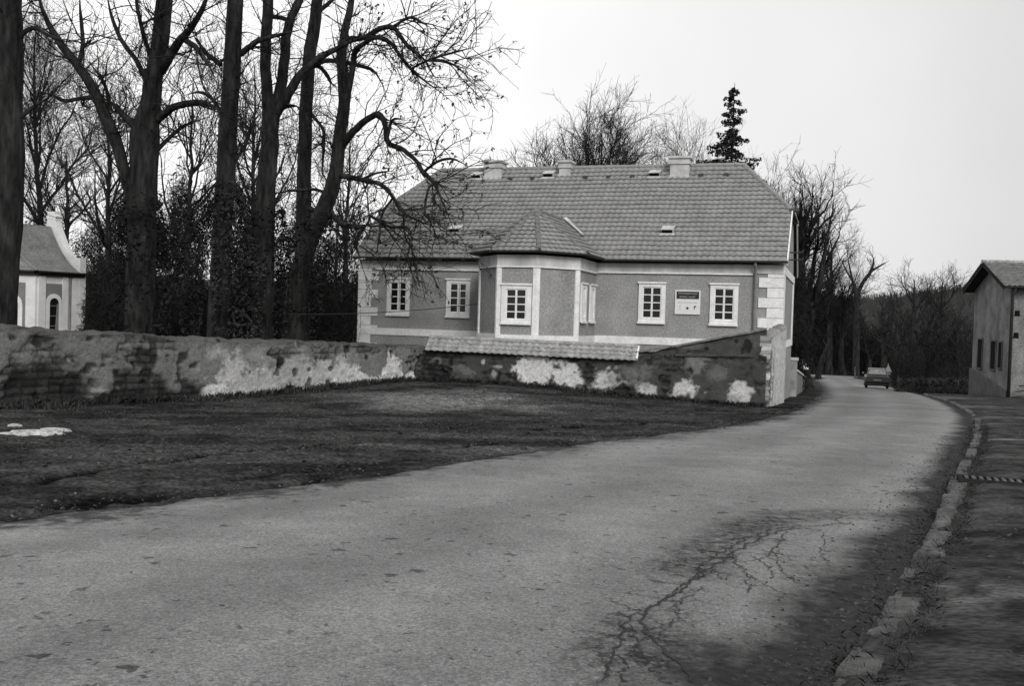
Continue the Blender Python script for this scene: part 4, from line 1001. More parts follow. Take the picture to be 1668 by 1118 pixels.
m.obj('lettering_line', M['sign_pale'], sg)
m = MB(); m.box(-.29, -.27, -.043, -.04, .19, .31); m.box(-.32, -.24, -.043, -.04, .30, .312); m.box(-.32, -.2, -.043, -.04, .17, .182); m.obj('figure', M['sign_pale'], sg)
m = MB(); m.add([(.0+.05*math.cos(a), -.044, .23+.05*math.sin(a)) for a in np.linspace(0, 2*np.pi, 14, endpoint=False)], [tuple(range(14))]); m.obj('round_symbol', M['metal_dark'], sg)
m = MB(); m.prism([(.235, -.04, .19), (.255, -.04, .19), (.275, -.04, .25), (.33, -.04, .30), (.32, -.04, .33), (.24, -.04, .31)], (0, -.004, 0)); m.obj('flag_symbol', M['metal_dark'], sg)
# cable from the bay to the trees on the left
a = np.array(hw(BX-BW-.05, BY1+.3, 2.1)); b = at(470, 512, 35.5)
pts = [a+(b-a)*t-np.array([0, 0, .35])*4*t*(1-t)*.35 for t in np.linspace(0, 1, 16)]
m = MB(); m.tube(np.array(pts)-a, .014, 5); o = m.obj('cable', M['cable'], None, True); o.location = a; tag(o, 'thin dark cable running from the house bay across the left windows to the trees', 'cable')
# ================================================================== CHAPEL on the left
pc = at(127, 500, 64.); pm = at(57, 500, 61.3); pl_ = at(-60, 500, 60.3)
cz = float(ground(pc[0], pc[1])); CO = np.array([pm[0], pm[1], cz])
chap = empty('chapel', tuple(CO), 0, 'small white chapel with swept roof and arched windows behind the garden wall', 'chapel')
ezc = at(57, 441, 61.3)[2]-cz
A2 = [np.array([p[0], p[1], 0])-np.array([CO[0], CO[1], 0]) for p in (pl_, pm, pc)]
perp = np.array([-(A2[2]-A2[1])[1], (A2[2]-A2[1])[0], 0]); perp /= np.linalg.norm(perp); tdir = (A2[2]-A2[1])/np.linalg.norm(A2[2]-A2[1])
DP = 5.6
foot = [A2[0], A2[1], A2[2], A2[2]+perp*DP, A2[1]+perp*DP-tdir*3]
m = MB(); m.prism(foot, (0, 0, ezc)); m.obj('wall', M['chapel_wall'], chap)
def chap_face(a, b, lay):
    t = (b-a); L = np.linalg.norm(t); t /= L; n = np.array([t[1], -t[0], 0])
    if n[1] > 0: n = -n
    return t, n, L
def arch(cx, w, z0, z1, k=9):
    r = w/2; zc = z1-r
    return [(cx-r, z0), (cx+r, z0)]+[(cx+r*math.cos(q), zc+r*math.sin(q)) for q in np.linspace(0, np.pi, k)]
for (a, b, cxp) in ((A2[1], A2[2], None), (A2[0], A2[1], None)):
    t, n, L = chap_face(a, b, None)
    if a is A2[1]: panels = [(.30*L-.12, .64*L)]; wc = .475*L
    else: panels = [(L-1.15, L-.5), (.3*L, L-1.2)] ; wc = L-.98
    P3 = lambda s, z, o: a+t*s+n*o+np.array([0, 0, z])
    if a is A2[1]:
        m = MB(); m.prism([P3(.22*L, 0, .0), P3(.61*L, 0, .0), P3(.61*L, ezc-.75, .0), P3(.22*L, ezc-.75, .0)], n*.02); m.obj('panel', M['chapel_panel'], chap)
        wc = .42*L; ww = .62
    else:
        m = MB(); m.prism([P3(L-2.1, 0, 0), P3(L-.55, 0, 0), P3(L-.55, ezc-.75, 0), P3(L-2.1, ezc-.75, 0)], n*.02); m.obj('panel', M['chapel_panel'], chap)
        wc = L-1.45; ww = 1.0
    zt = ezc*.64
    m = MB(); oa = arch(wc, ww+.5, 0, zt+.27); m.prism([P3(s, z, .021) for s, z in oa], n*.05); wn = m.obj('window', M['chapel_wall'], chap)
    m = MB(); ia = arch(wc, ww, .4, zt); m.prism([P3(s, z, .072) for s, z in ia], n*.006); m.obj('pane', M['black'], wn)
    m = MB(); m.prism([P3(wc+.05, .4, .08), P3(wc+ww/2, .4, .08), P3(wc+ww/2, zt-.35, .08), P3(wc+.18, zt-.35, .08)], n*.01); m.obj('curtain', M['chapel_panel'], wn)
    for k in (0.3, .55, .8): z = .4+(zt-.4)*k; m = MB(); m.prism([P3(wc-ww/2, z, .09), P3(wc+ww/2, z, .09), P3(wc+ww/2, z+.04, .09), P3(wc-ww/2, z+.04, .09)], n*.01); m.obj('bar', M['chapel_panel'], wn)
    if a is A2[1]:
        for s0, s1 in ((.06, .22), (.62, .74), (.84, 1.0)):
            m = MB(); m.prism([P3(s0*L, 0, 0), P3(s1*L, 0, 0), P3(s1*L, ezc-.3, 0), P3(s0*L, ezc-.3, 0)], n*.08); m.obj('pilaster', M['chapel_wall'], chap)
        m = MB(); m.tube([P3(.79*L, 0, .06), P3(.79*L, ezc, .06)], .07, 6); m.obj('downpipe', M['metal_grey'], chap)
m = MB()   # cornice
for a, b in ((A2[0], A2[1]), (A2[1], A2[2]+tdir*.35)):
    t, n, L = chap_face(a, b, None)
    for z0, z1, o in ((ezc-.28, ezc-.16, .16), (ezc-.155, ezc-.06, .3), (ezc-.055, ezc+.02, .45)):
        m.prism([a+np.array([0, 0, z0]), b+np.array([0, 0, z0]), b+n*o+np.array([0, 0, z0]), a+n*o+np.array([0, 0, z0])], (0, 0, z1-z0))
m.obj('cornice', M['metal_dark'], chap)
# swept roof: rings from the eaves to the ridge, concave profile
rz = at(40, 369, 66)[2]-cz
rl = A2[1]+perp*DP/2-tdir*.4; rr_ = A2[2]+perp*DP/2
K = 12; t1, n1_, _ = chap_face(A2[0], A2[1], None); t2, n2_, _ = chap_face(A2[1], A2[2], None)
ea, eb, ec = A2[0]+n1_*.45, A2[1]+(n1_+n2_)*.25, A2[2]+n2_*.45-tdir*.2
ed_, ef = A2[2]+perp*(DP+.4), A2[1]+perp*(DP+.4)-tdir*3
rows = []
for i in range(K):
    s = i/(K-1); h = ezc+(rz-ezc)*(s*.45+.55*s**2.3)
    row = []
    for e, tgt in ((ea, rl-tdir*.6), (eb, rl), (ec, rr_), (ed_, rr_), (ef, rl)):
        p = e*(1-s)+tgt*s; row.append((p[0], p[1], h))
    rows.append(row)
m = MB(); vs = [p for r in rows for p in r]; m.add(vs, [(i*5+j, i*5+j+1, i*5+j+6, i*5+j+5) for i in range(K-1) for j in range(4)]+[(i*5+4, i*5, i*5+5, i*5+9) for i in range(K-1)])
croof = m.obj('roof', M['chapel_roof'], chap)
m = MB(); m.tube([np.array(r[1])+np.array([0, -.02, .03]) for r in rows], .06, 6); m.obj('hip_strip', M['metal_grey'], croof)
# curved gable parapet at the right end
out = []
for i in range(13):
    s = i/12; h = ezc+(rz-ezc)*(s*.45+.55*s**2.3)+.22
    out.append((DP/2*s*.86, h))
prof = [(-.1, 0), (-.1, ezc+.98), (.85, ezc+1.0), (.9, out[4][1]+.02)]+[(b_, h_+.12) for b_, h_ in out[5:]]
fz = at(50, 346, 66)[2]-cz
prof += [(DP/2-.42, rz+.55), (DP/2-.5, rz+.62), (DP/2-.5, rz+.72), (DP/2-.36, rz+.76), (DP/2-.4, rz+1.0), (DP/2-.2, fz), (DP/2, fz+.05)]
prof = prof+[(DP-b_, h_) for b_, h_ in prof[::-1]]
m = MB(); m.prism([A2[2]+tdir*.02+perp*b_+np.array([0, 0, h_]) for b_, h_ in prof], tdir*.45); m.obj('gable_parapet', M['chapel_wall'], chap)
# ================================================================== BARN on the right
q0 = at(1640, 655, 51.5); q1 = at(1581, 648, 58.5)
zb = float(ground0(q0[0], q0[1])); gdir = np.array([q1[0]-q0[0], q1[1]-q0[1], 0]); GW = np.linalg.norm(gdir); gdir /= GW; ldir = np.array([gdir[1], -gdir[0], 0])
barn = empty('barn', (q0[0], q0[1], zb), math.atan2(ldir[1], ldir[0]), 'rough plastered barn with slit windows in its gable end at the right edge', 'barn')
# local: x along the long wall (away to the right), y along the gable (away), z up
EH = at(1641, 463, 51.5)[2]-zb; AH = at(1611, 431, 55.0)[2]-zb
m = MB(); LB = 16
m.prism([(0, 0, -1), (0, GW, -1), (0, GW, EH-.1), (0, GW/2, AH-.12), (0, 0, EH-.1)], (LB, 0, 0)); m.obj('wall', M['barn'], barn)
m = MB(); m.prism([(-.12, -.02, -1), (-.12, GW+.1, -1), (-.12, GW+.1, 1.35), (-.12, GW*.5, .95), (-.12, -.02, .5)], (.119, 0, 0)); m.obj('plinth', M['barn_base'], barn)
rp = []
s2 = (AH-EH)/(GW/2); f2 = math.sqrt(1+s2*s2); ov = .55; ln = (GW/2+ov)*f2
tile_face(rp, (-.55, -ov, EH-s2*ov+.1), (1, 0, 0), (0, 1/f2, s2/f2), (0, -s2/f2, 1/f2), [(0, 0), (LB+.6, 0), (LB+.6, ln), (0, ln)], pitch=.34, tw=.26)
tile_face(rp, (LB, GW+ov, EH-s2*ov+.1), (-1, 0, 0), (0, -1/f2, s2/f2), (0, s2/f2, 1/f2), [(0, 0), (LB+.6, 0), (LB+.6, ln), (0, ln)], pitch=.34, tw=.26)
V, Fq = merge(rp); br = mesh_np('roof', V, Fq, M['tile_barn'], barn)
m = MB()
for y0 in (-ov, GW+ov):
    m.prism([(-.55, y0, EH-s2*ov-.1), (-.55, GW/2, AH-.1), (-.55, GW/2, AH+.07), (-.55, y0, EH-s2*ov+.07)], (.06, 0, 0))
    m.prism([(-.55, y0, EH-s2*ov-.02), (-.55, GW/2, AH-.02), (-.55, GW/2, AH+.05), (-.55, y0, EH-s2*ov+.05)], (LB+.6, 0, 0))
m.obj('soffit', M['dark_wood'], br)
m = MB(); caps(m, (-.6, GW/2, AH+.14), (LB, GW/2, AH+.14), .12, .4); m.obj('ridge_tile', M['tile_old'], br)
m = MB(); gutter(m, (-.5, -ov-.07, EH-s2*ov+.06), (LB, -ov-.07, EH-s2*ov+.06), .09); m.obj('gutter', M['metal_dark'], br)
m = MB(); m.tube([(.05, -ov, EH-s2*ov), (.03, -.12, EH-.6), (.03, -.12, 0)], .085, 8); m.obj('downpipe', M['metal_dark'], barn, True)
def bl(px, py):
    """pixel on the gable plane -> local (y, z)"""
    d = ray(px, py); O = np.array([q0[0], q0[1], 0]); t = np.dot(O-CAM, ldir)/np.dot(d, ldir); p = CAM+d*t; return float(np.dot(p-O, gdir)), float(p[2]-zb)
for x0, x1, ya, yb in ((1594.5, 1599.5, 553, 600), (1615.5, 1621.5, 556, 602), (1628, 1631.5, 558, 600)):
    yA, zt = bl(x0, ya); yB, zb2 = bl(x1, yb); lo_, hi_ = min(yA, yB), max(yA, yB)
    m = MB(); e = .09
    m.box(-.05, 0, lo_-e, lo_, zb2-e, zt+e); m.box(-.05, 0, hi_, hi_+e, zb2-e, zt+e); m.box(-.05, 0, lo_, hi_, zt, zt+e); m.box(-.09, 0, lo_, hi_, zb2-e, zb2)
    wn = m.obj('window', M['barn_base'], barn)
    m = MB(); m.box(-.02, -.004, lo_+.004, hi_-.004, zb2+.004, zt-.004); m.obj('pane', M['black'], wn)
def bl2(px, py):
    d = ray(px, py); O = np.array([q0[0], q0[1], 0]); t = np.dot(O-CAM, gdir)/np.dot(d, gdir); p = CAM+d*t; return float(np.dot(p-O, ldir)), float(p[2]-zb)
for px, py in ((1657, 510), (1655, 546)):
    x, z = bl2(px, py); m = MB(); m.box(x-.14, x+.14, -.03, 0, z-.16, z-.1); m.box(x-.12, x+.12, -.012, 0, z-.1, z+.12); m.obj('vent_hole', M['black'], barn)
# boards lying against the barn
pb = at(1662, 652, 50.2); pl = empty('plank_stack', (pb[0], pb[1], float(ground0(pb[0], pb[1]))+.15), R_(-14), 'stack of grey boards leaning at the foot of the barn by its downpipe', 'boards')
for i in range(5):
    m = MB(); m.box(0, 3.2, -.09, .09, -.02, .02, Matrix.Translation((-.5+.12*i, -.5+.19*i, .06+.13*i)) @ Matrix.Rotation(R_(8-2*i), 4, 'Z') @ Matrix.Rotation(R_(-5-2*i), 4, 'Y')); m.obj('board', M['plank'] if i % 2 else M['dark_wood'], pl)
# ================================================================== CAR, SIGN, POSTS down the road
pcar = roadpt(1428.5, 634.5)
cy = pcar[1]; zc_ = road_z(pcar[0], pcar[1])
car = empty('parked_car', (pcar[0], pcar[1], zc_), R_(-18), 'small dark saloon car seen from behind on the far bend of the road', 'car')
# local: -y is the rear (towards the camera), x right
def loft(st, nm, mat, parent, bevel=.04):
    """stations (y, [(half width, z) bottom->top])"""
    m = MB(); n = len(st[0][1]); vs = []
    for y, pr in st:
        vs += [(-w, y, z) for w, z in pr]+[(w, y, z) for w, z in pr[::-1]]
    k = 2*n; fs = [tuple(range(k)), tuple(range(len(st)*k-1, (len(st)-1)*k-1, -1))]
    for i in range(len(st)-1): fs += [(i*k+j, i*k+(j+1) % k, (i+1)*k+(j+1) % k, (i+1)*k+j) for j in range(k)]
    m.add(vs, fs); o = m.obj(nm, mat, parent, True, bevel); return o
loft([(0, [(.66, .32), (.74, .5), (.74, .72), (.64, .80)]), (.12, [(.70, .27), (.775, .5), (.775, .76), (.67, .86)]), (1.0, [(.72, .24), (.79, .5), (.79, .78), (.70, .88)]), (2.8, [(.72, .24), (.79, .5), (.79, .78), (.70, .88)]), (3.9, [(.70, .26), (.77, .5), (.76, .72), (.66, .80)]), (4.05, [(.64, .32), (.72, .5), (.70, .66), (.6, .72)])], 'body', M['car'], car)
gh = loft([(.42, [(.68, .86), (.66, .90)]), (.85, [(.68, .86), (.565, 1.30)]), (1.1, [(.68, .86), (.55, 1.36)]), (2.1, [(.68, .86), (.55, 1.36)]), (2.9, [(.68, .86), (.64, .92)])], 'cabin', M['car'], car, .02)
m = MB(); m.prism([(-.57, .50, .955), (.57, .50, .955), (.49, .80, 1.27), (-.49, .80, 1.27)], (0, -.035, .02)); m.obj('rear_window', gmat('rear_glass', .22, rough=.15, nscale=5, namp=.4, bump=0, spec=1.), car)
for s in (-1, 1):
    m = MB(); m.prism([(s*.665, .95, .93), (s*.665, 2.5, .93), (s*.585, 2.05, 1.27), (s*.585, 1.1, 1.27)], (s*.012, 0, 0)); m.obj('side_window', M['car_glass'], car)
    m = MB(); m.box(s*.46-.13, s*.46+.13, -.025, .02, .56, .72); m.obj('tail_lamp', M['lamp_red'], car, bevel=.01)
    m = MB(); m.box(s*.88-.06, s*.88+.06, 2.3, 2.38, .9, 1.02); m.obj('mirror', M['chrome'], car, bevel=.01)
    for yy in (.72, 3.2):
        m = MB(); m.tube([(s*.60, yy, .29), (s*.63, yy, .29), (s*.75, yy, .29), (s*.775, yy, .29)], [.25, .29, .29, .25], 20); wh = m.obj('wheel', M['rubber'], car, True)
        m = MB(); m.tube([(s*.774, yy, .29), (s*.782, yy, .29)], [.17, .15], 14); m.obj('rim', M['chrome'], wh)
m = MB(); m.box(-.78, .78, -.08, .02, .36, .48); m.obj('bumper', M['rubber'], car, bevel=.02)
m = MB(); m.box(-.24, .24, -.03, .01, .55, .66); m.obj('number_plate', gmat('plate_grey', .2, nscale=3, bump=0), car)
m = MB(); m.box(-.66, .66, .02, .5, .2, .33); m.obj('underbody', M['black'], car)
# pale triangular road sign on a thin post beyond the car
ps = at(1446.5, 601, 84); zg = float(ground0(ps[0], ps[1]))
rs_ = empty('road_sign', (ps[0], ps[1], zg), 0, 'pale triangular road sign on a thin post just right of the car', 'road sign')
m = MB(); m.tube([(0, 0, 0), (0, 0, ps[2]-zg+.45)], .035, 6); m.obj('post', M['metal_grey'], rs_)
m = MB(); zc2 = ps[2]-zg; m.prism([(-.32, -.04, zc2-.26), (.32, -.04, zc2-.26), (0, -.04, zc2+.36)], (0, -.02, 0)); m.obj('sign_plate', M['metal_grey'], rs_)
for px, py, h, lab in ((1393, 601, .9, 'short pale marker post in the verge at the foot of the forked tree'),):
    p = at(px, py, 135); zg = float(ground0(p[0], p[1])); mp_ = empty('marker_post', (p[0], p[1], zg), 0, lab, 'post')
    m = MB(); m.box(-.1, .1, -.06, .06, 0, p[2]-zg+.25); m.obj('shaft', M['kerb'], mp_, bevel=.02)
    m = MB(); m.box(-.105, .105, -.065, .065, p[2]-zg-.1, p[2]-zg+.02); m.obj('band', M['sign_dark'], mp_)
# old gate piers and low wall along the road just behind the house
gp = at(1293, 640, 45.5); zg = float(ground0(gp[0], gp[1]))
gpo = empty('gate_pier', (gp[0]-.1, gp[1], zg), R_(-18), 'pale plastered gate pier beside the road behind the house corner', 'gate pier')
ht = at(1292, 583, 45.5)[2]-zg
m = MB(); m.box(-.2, .2, -.25, .25, -.3, ht-.12); m.obj('shaft', gmat('stained_pier', .3, nscale=2, namp=.5, bump=.5, fine=.2), gpo)
m = MB(); m.box(-.25, .25, -.3, .3, ht-.12, ht); m.obj('cap', M['chim'], gpo)
m = MB(); m.box(-.45, -.203, -.15, .15, -.3, ht*.55); m.obj('gate_leaf', M['dark_wood'], gpo)
lw0 = at(1297, 628, 47); lw1 = at(1312, 612, 62)
zg = float(ground0(lw0[0], lw0[1])); lo = empty('low_wall', (lw0[0], lw0[1], zg), 0, 'low pale wall along the roadside beyond the gate pier', 'wall')
dv = np.array([lw1[0]-lw0[0], lw1[1]-lw0[1], float(ground0(lw1[0], lw1[1]))-zg]); m = MB()
m.prism([(0, 0, -.3), tuple(dv+np.array([0, 0, -.3])), tuple(dv+np.array([0, 0, .75])), (0, 0, 1.15)], (-.3, .1, 0)); m.obj('masonry', gmat('pale_old_wall', .2, nscale=1.5, namp=.5, bump=.5, fine=.2), lo)
m = MB(); m.prism([(.05, -.03, 1.153), tuple(dv+np.array([.05, -.03, .753])), tuple(dv+np.array([.05, -.03, .85])), (.05, -.03, 1.25)], (-.4, .13, 0)); m.obj('coping', M['chim'], lo)
sp = at(1304, 594, 60); zg = float(ground0(sp[0], sp[1]))
m = MB(); k = 9
nn = 16; vs = []; 
for i in range(7):
    for j in range(nn):
        a = j/nn*2*np.pi; r = (1-(i/6)**1.5)*(1+.3*(float(fbm(math.cos(a)*2+3, math.sin(a)*2+i*.3, 1, 2, 3))-.5)); vs.append((r*.5*math.cos(a), r*.4*math.sin(a), i/6*.75+.02))
m.add(vs, [(i*nn+j, i*nn+(j+1) % nn, (i+1)*nn+(j+1) % nn, (i+1)*nn+j) for i in range(6) for j in range(nn)]); 
o = m.obj('white_sack', M['white'], None, True); o.location = (sp[0], sp[1], sp[2]-.3); tag(o, 'white bundle on the low wall behind the house, next to the gate pier', 'sack')
# ================================================================== BIG BARE TREES behind the left wall (traced trunks)
GT = 'tall bare trees behind the garden wall'
traced_tree('huge dark trunk at the far left edge standing beside the chapel', 27.5,
    [(6, 545, 40), (8, 450, 40), (12, 370, 44), (15, 280, 46), (14, 150, 44), (14, 0, 42), (16, -150, 36), (20, -380, 18)],
    [[(34, 190, 9), (60, 170, 6), (80, 160, 4)], [(30, 60, 9), (55, 45, 7), (85, 60, 5), (120, 70, 4)]], twig=.8, seeds=1, group=GT)
traced_tree('thick twin-stemmed bare tree just right of the chapel, with a slanting left stem', 31,
    [(226, 550, 52), (230, 420, 46), (234, 300, 42), (236, 225, 46), (243, 180, 34), (252, 120, 29), (262, 60, 28), (268, 0, 26), (272, -100, 20), (280, -320, 8)],
    [[(222, 345, 20), (205, 290, 20), (192, 240, 20), (172, 190, 20), (152, 145, 17), (130, 110, 15), (105, 80, 14), (80, 40, 12), (66, 5, 10), (50, -70, 7)],
     [(228, 210, 18), (205, 192, 12), (185, 170, 9), (168, 160, 7)], [(157, 158, 8), (130, 160, 7), (105, 164, 6), (85, 155, 5), (62, 148, 4)],
     [(252, 200, 13, 0), (285, 174, 12, -.5), (325, 167, 11, -1), (352, 176, 9, -1.3), (360, 195, 7, -1.4)], [(262, 115, 18), (288, 72, 14, -.6), (315, 40, 10, -1), (335, 0, 8, -1.4), (350, -60, 5, -2)],
     [(298, 62, 10, -.6), (320, 78, 9, -1), (338, 102, 7, -1.2), (350, 125, 5, -1.4)], [(242, 135, 10, .3), (220, 95, 8, .8), (198, 65, 7, 1.2), (180, 20, 6, 1.5), (172, -30, 4, 1.7)], [(246, 95, 8), (232, 50, 7, -.5), (222, 0, 6, -.9), (215, -50, 4, -1.2)],
     [(128, 105, 8), (135, 70, 7, .4), (132, 30, 6, .8), (128, -20, 4, 1)], [(180, 180, 7), (175, 150, 6), (160, 120, 5, -.3), (140, 95, 4, -.5)], [(245, 255, 9), (275, 225, 7), (300, 205, 6), (340, 190, 4)]],
    twig=2.3, seeds=2, rtw=.010, group=GT)
traced_tree('straight bare trunk between the twin-stemmed tree and the forked tree, ivy round its foot', 34.5,
    [(355, 550, 36), (360, 430, 33), (367, 300, 31), (372, 200, 29), (378, 100, 28), (383, 0, 26), (388, -130, 21), (392, -350, 9)],
    [[(392, 88, 9), (415, 70, 8, -.3), (440, 60, 7, -.5), (490, 48, 6, -.8)], [(360, 105, 9), (335, 85, 7), (318, 60, 5)], [(384, 260, 7), (400, 235, 6), (412, 200, 5), (430, 180, 4)], [(360, 185, 8), (345, 160, 6), (325, 150, 5), (300, 155, 4)]], twig=2.1, seeds=3, group=GT)
traced_tree('forked bare tree whose two leaders rise close together, left of the slender trunk', 36,
    [(428, 550, 36), (430, 420, 33), (434, 310, 31), (440, 225, 29), (441, 190, 28), (435, 150, 19), (432, 90, 18), (437, 0, 17), (440, -150, 12), (445, -320, 5)],
    [[(444, 195, 22), (456, 150, 19), (463, 100, 17), (470, 40, 15), (488, 0, 12), (505, -60, 9), (520, -160, 5)], [(448, 188, 17), (468, 155, 16, -.2), (492, 118, 13, -.4), (520, 95, 11, -.6), (545, 80, 9, -.8), (585, 62, 7, -1), (630, 55, 5, -1.2)],
     [(432, 25, 8), (455, 28, 7), (475, 32, 6), (490, 10, 5)], [(424, 62, 8), (405, 75, 7), (385, 88, 6), (340, 105, 4)], [(445, 180, 8), (475, 172, 6, .2), (490, 175, 4, .3)]], twig=2.1, seeds=4, group=GT)
traced_tree('slender straight bare trunk standing directly left of the leaning tree', 40,
    [(491, 550, 28), (492, 420, 26), (495, 300, 23), (497, 200, 21), (503, 100, 21), (515, 20, 20), (525, -70, 15), (535, -260, 7)],
    [[(508, 108, 10), (535, 98, 8, -.4), (575, 104, 7, -.8), (605, 113, 6, -1), (618, 128, 5, -1.2), (628, 148, 3, -1.3)], [(500, 100, 8), (525, 112, 7, .2), (540, 135, 7, .4), (548, 140, 5, .5)], [(515, 20, 9), (535, 5, 7), (560, -20, 5)], [(497, 175, 7), (515, 195, 5), (527, 215, 5), (526, 260, 5), (524, 295, 4)]], twig=1.9, seeds=5, group=GT)
t6 = traced_tree('leaning bare tree with long arching limbs hanging over the roof of the grey house', 38,
    [(478, 550, 40), (484, 470, 36), (502, 395, 31), (530, 335, 27), (546, 285, 23), (553, 230, 21), (560, 165, 19), (556, 95, 17), (562, 50, 14), (572, 0, 12), (580, -90, 8), (590, -220, 4)],
    [[(564, 165, 12), (573, 120, 10), (578, 85, 10, -.3), (590, 72, 8, -.6), (612, 61, 7, -1), (635, 68, 6, -1.3), (655, 95, 6, -1.6), (670, 112, 6, -1.8), (690, 130, 5, -2.1), (715, 148, 4, -2.4), (740, 168, 3, -2.6)],
     [(562, 64, 10), (595, 60, 9, -.5), (620, 46, 9, -1), (642, 46, 8, -1.4), (662, 72, 7, -1.8), (692, 98, 6, -2.2), (705, 120, 4, -2.4), (715, 133, 3, -2.5)],
     [(672, 110, 4, -1.8), (700, 97, 4, -2.1), (728, 88, 4, -2.3), (782, 74, 3, -2.8)], [(640, 43, 5, -1.4), (668, 28, 5, -1.6), (690, 38, 4, -1.9), (705, 47, 3, -2)], [(692, 98, 4, -2.2), (735, 103, 3.5, -2.5), (770, 132, 3, -2.8)],
     [(556, 238, 14), (575, 215, 12, -.4), (598, 194, 11, -.8), (617, 186, 10, -1.1), (628, 205, 9, -1.2), (632, 232, 9, -1.3), (655, 243, 8, -1.6), (678, 262, 7, -1.9), (688, 280, 8, -2.1), (706, 297, 7, -2.4), (722, 332, 5, -2.8), (736, 366, 4, -3), (745, 395, 3, -3.1)],
     [(688, 282, 5, -2.1), (713, 263, 5, -2.4), (738, 259, 4, -2.6), (764, 272, 3, -2.9)], [(632, 220, 5, -1.2), (640, 195, 5, -1.2), (660, 195, 3, -1.4)], [(706, 298, 5, -2.4), (697, 310, 4, -2.5), (692, 345, 4, -2.6), (700, 360, 4, -2.7), (712, 385, 3, -2.8)],
     [(549, 285, 10), (590, 293, 8, -.6), (623, 302, 7, -1.1), (640, 322, 6, -1.4), (657, 346, 6, -1.6), (692, 364, 5, -2), (718, 370, 4, -2.2)], [(590, 293, 5, -.6), (610, 283, 4, -.9), (640, 278, 3, -1.1)],
     [(503, 340, 9, .3), (540, 352, 9, -.2), (560, 366, 8, -.5), (593, 370, 8, -.9), (602, 350, 6, -1), (595, 332, 5, -1)], [(600, 350, 5, -1), (618, 360, 5, -1.2), (636, 370, 5, -1.4), (665, 372, 4, -1.8), (672, 400, 3, -1.9)],
     [(593, 370, 6, -.9), (580, 395, 5, -.9), (588, 425, 4, -1)], [(545, 330, 6), (520, 310, 5, .4), (490, 310, 5, .6), (465, 312, 5, .8), (447, 325, 4, 1)],
     [(640, 322, 4, -1.4), (622, 350, 4, -1.5), (618, 385, 4, -1.6), (612, 420, 3, -1.7)], [(657, 346, 4, -1.6), (660, 385, 3, -1.8), (672, 410, 3, -1.9), (668, 435, 2.5, -2)]], twig=2.4, seeds=6, group=GT, up=.0, lens=(.9, 3.4), rtw=.011)
# withered seed clusters hanging on the outer twigs of the leaning tree
root, loc, stems, tips = t6
k = (tips[:, 0]-loc[0] > 2.2) & (rng.random(len(tips)) < .16); C = tips[k]
C = np.repeat(C, 3, 0)+rng.normal(size=(3*len(C), 3))*.035
V, f = leafquads(C, .12, .6); mesh_np('withered_leaves', V-loc, f, M['leaf_dry'], root)
# ------------------------------------------------------------------ ivy round the lower trunks (each its own plant)
def ivy(label, path, d, n, size=.13, mat='ivy'):
    pts = np.array([[*at(p[0], p[1], d), p[2]/F*d/2] for p in path]); s = smooth_path(pts, 30)
    k = (rng.random(n)**.85*29).astype(int); c = s[k, :3]; r = s[k, 3:4]
    a = rng.random(n)*2*np.pi; h = (rng.random(n)-.5)*.5
    rr = r[:, 0]*(.75+.5*fbm(a*1.2, s[k, 2]*1.4, 1, 3, 5)+.25*rng.random(n))
    C = c+np.c_[np.cos(a)*rr, np.sin(a)*rr, h]
    V, f = leafquads(C, size, .6); b = s[0, :3]; o = mesh_np('ivy', V-b, f, M[mat], None); o.location = b
    tag(o, label, 'ivy', 'ivy climbing the lower trunks'); return o
ivy('broad pale ivy column round the foot of the straight trunk', [(385, 548, 60), (388, 480, 68), (385, 420, 62), (378, 365, 46), (372, 300, 32)], 34.2, 3400)
ivy('ivy clump on the lower trunk of the forked bare tree', [(432, 548, 60), (434, 470, 66), (436, 400, 58), (438, 330, 42)], 35.8, 1500, mat='dark_leaf')
ivy('dark ivy sleeve on the foot of the leaning tree', [(480, 548, 64), (488, 470, 62), (506, 395, 50), (528, 345, 36)], 37.8, 1500, mat='dark_leaf')
ivy('dark ivy sleeve low on the twin-stemmed tree', [(228, 548, 84), (230, 480, 76), (232, 400, 60), (234, 320, 46)], 30.8, 1500, mat='dark_leaf')
ivy('thin ragged ivy strand on a stem between the twin-stemmed and the straight tree', [(312, 548, 26), (308, 470, 34), (304, 400, 38), (296, 340, 26)], 38, 1500)
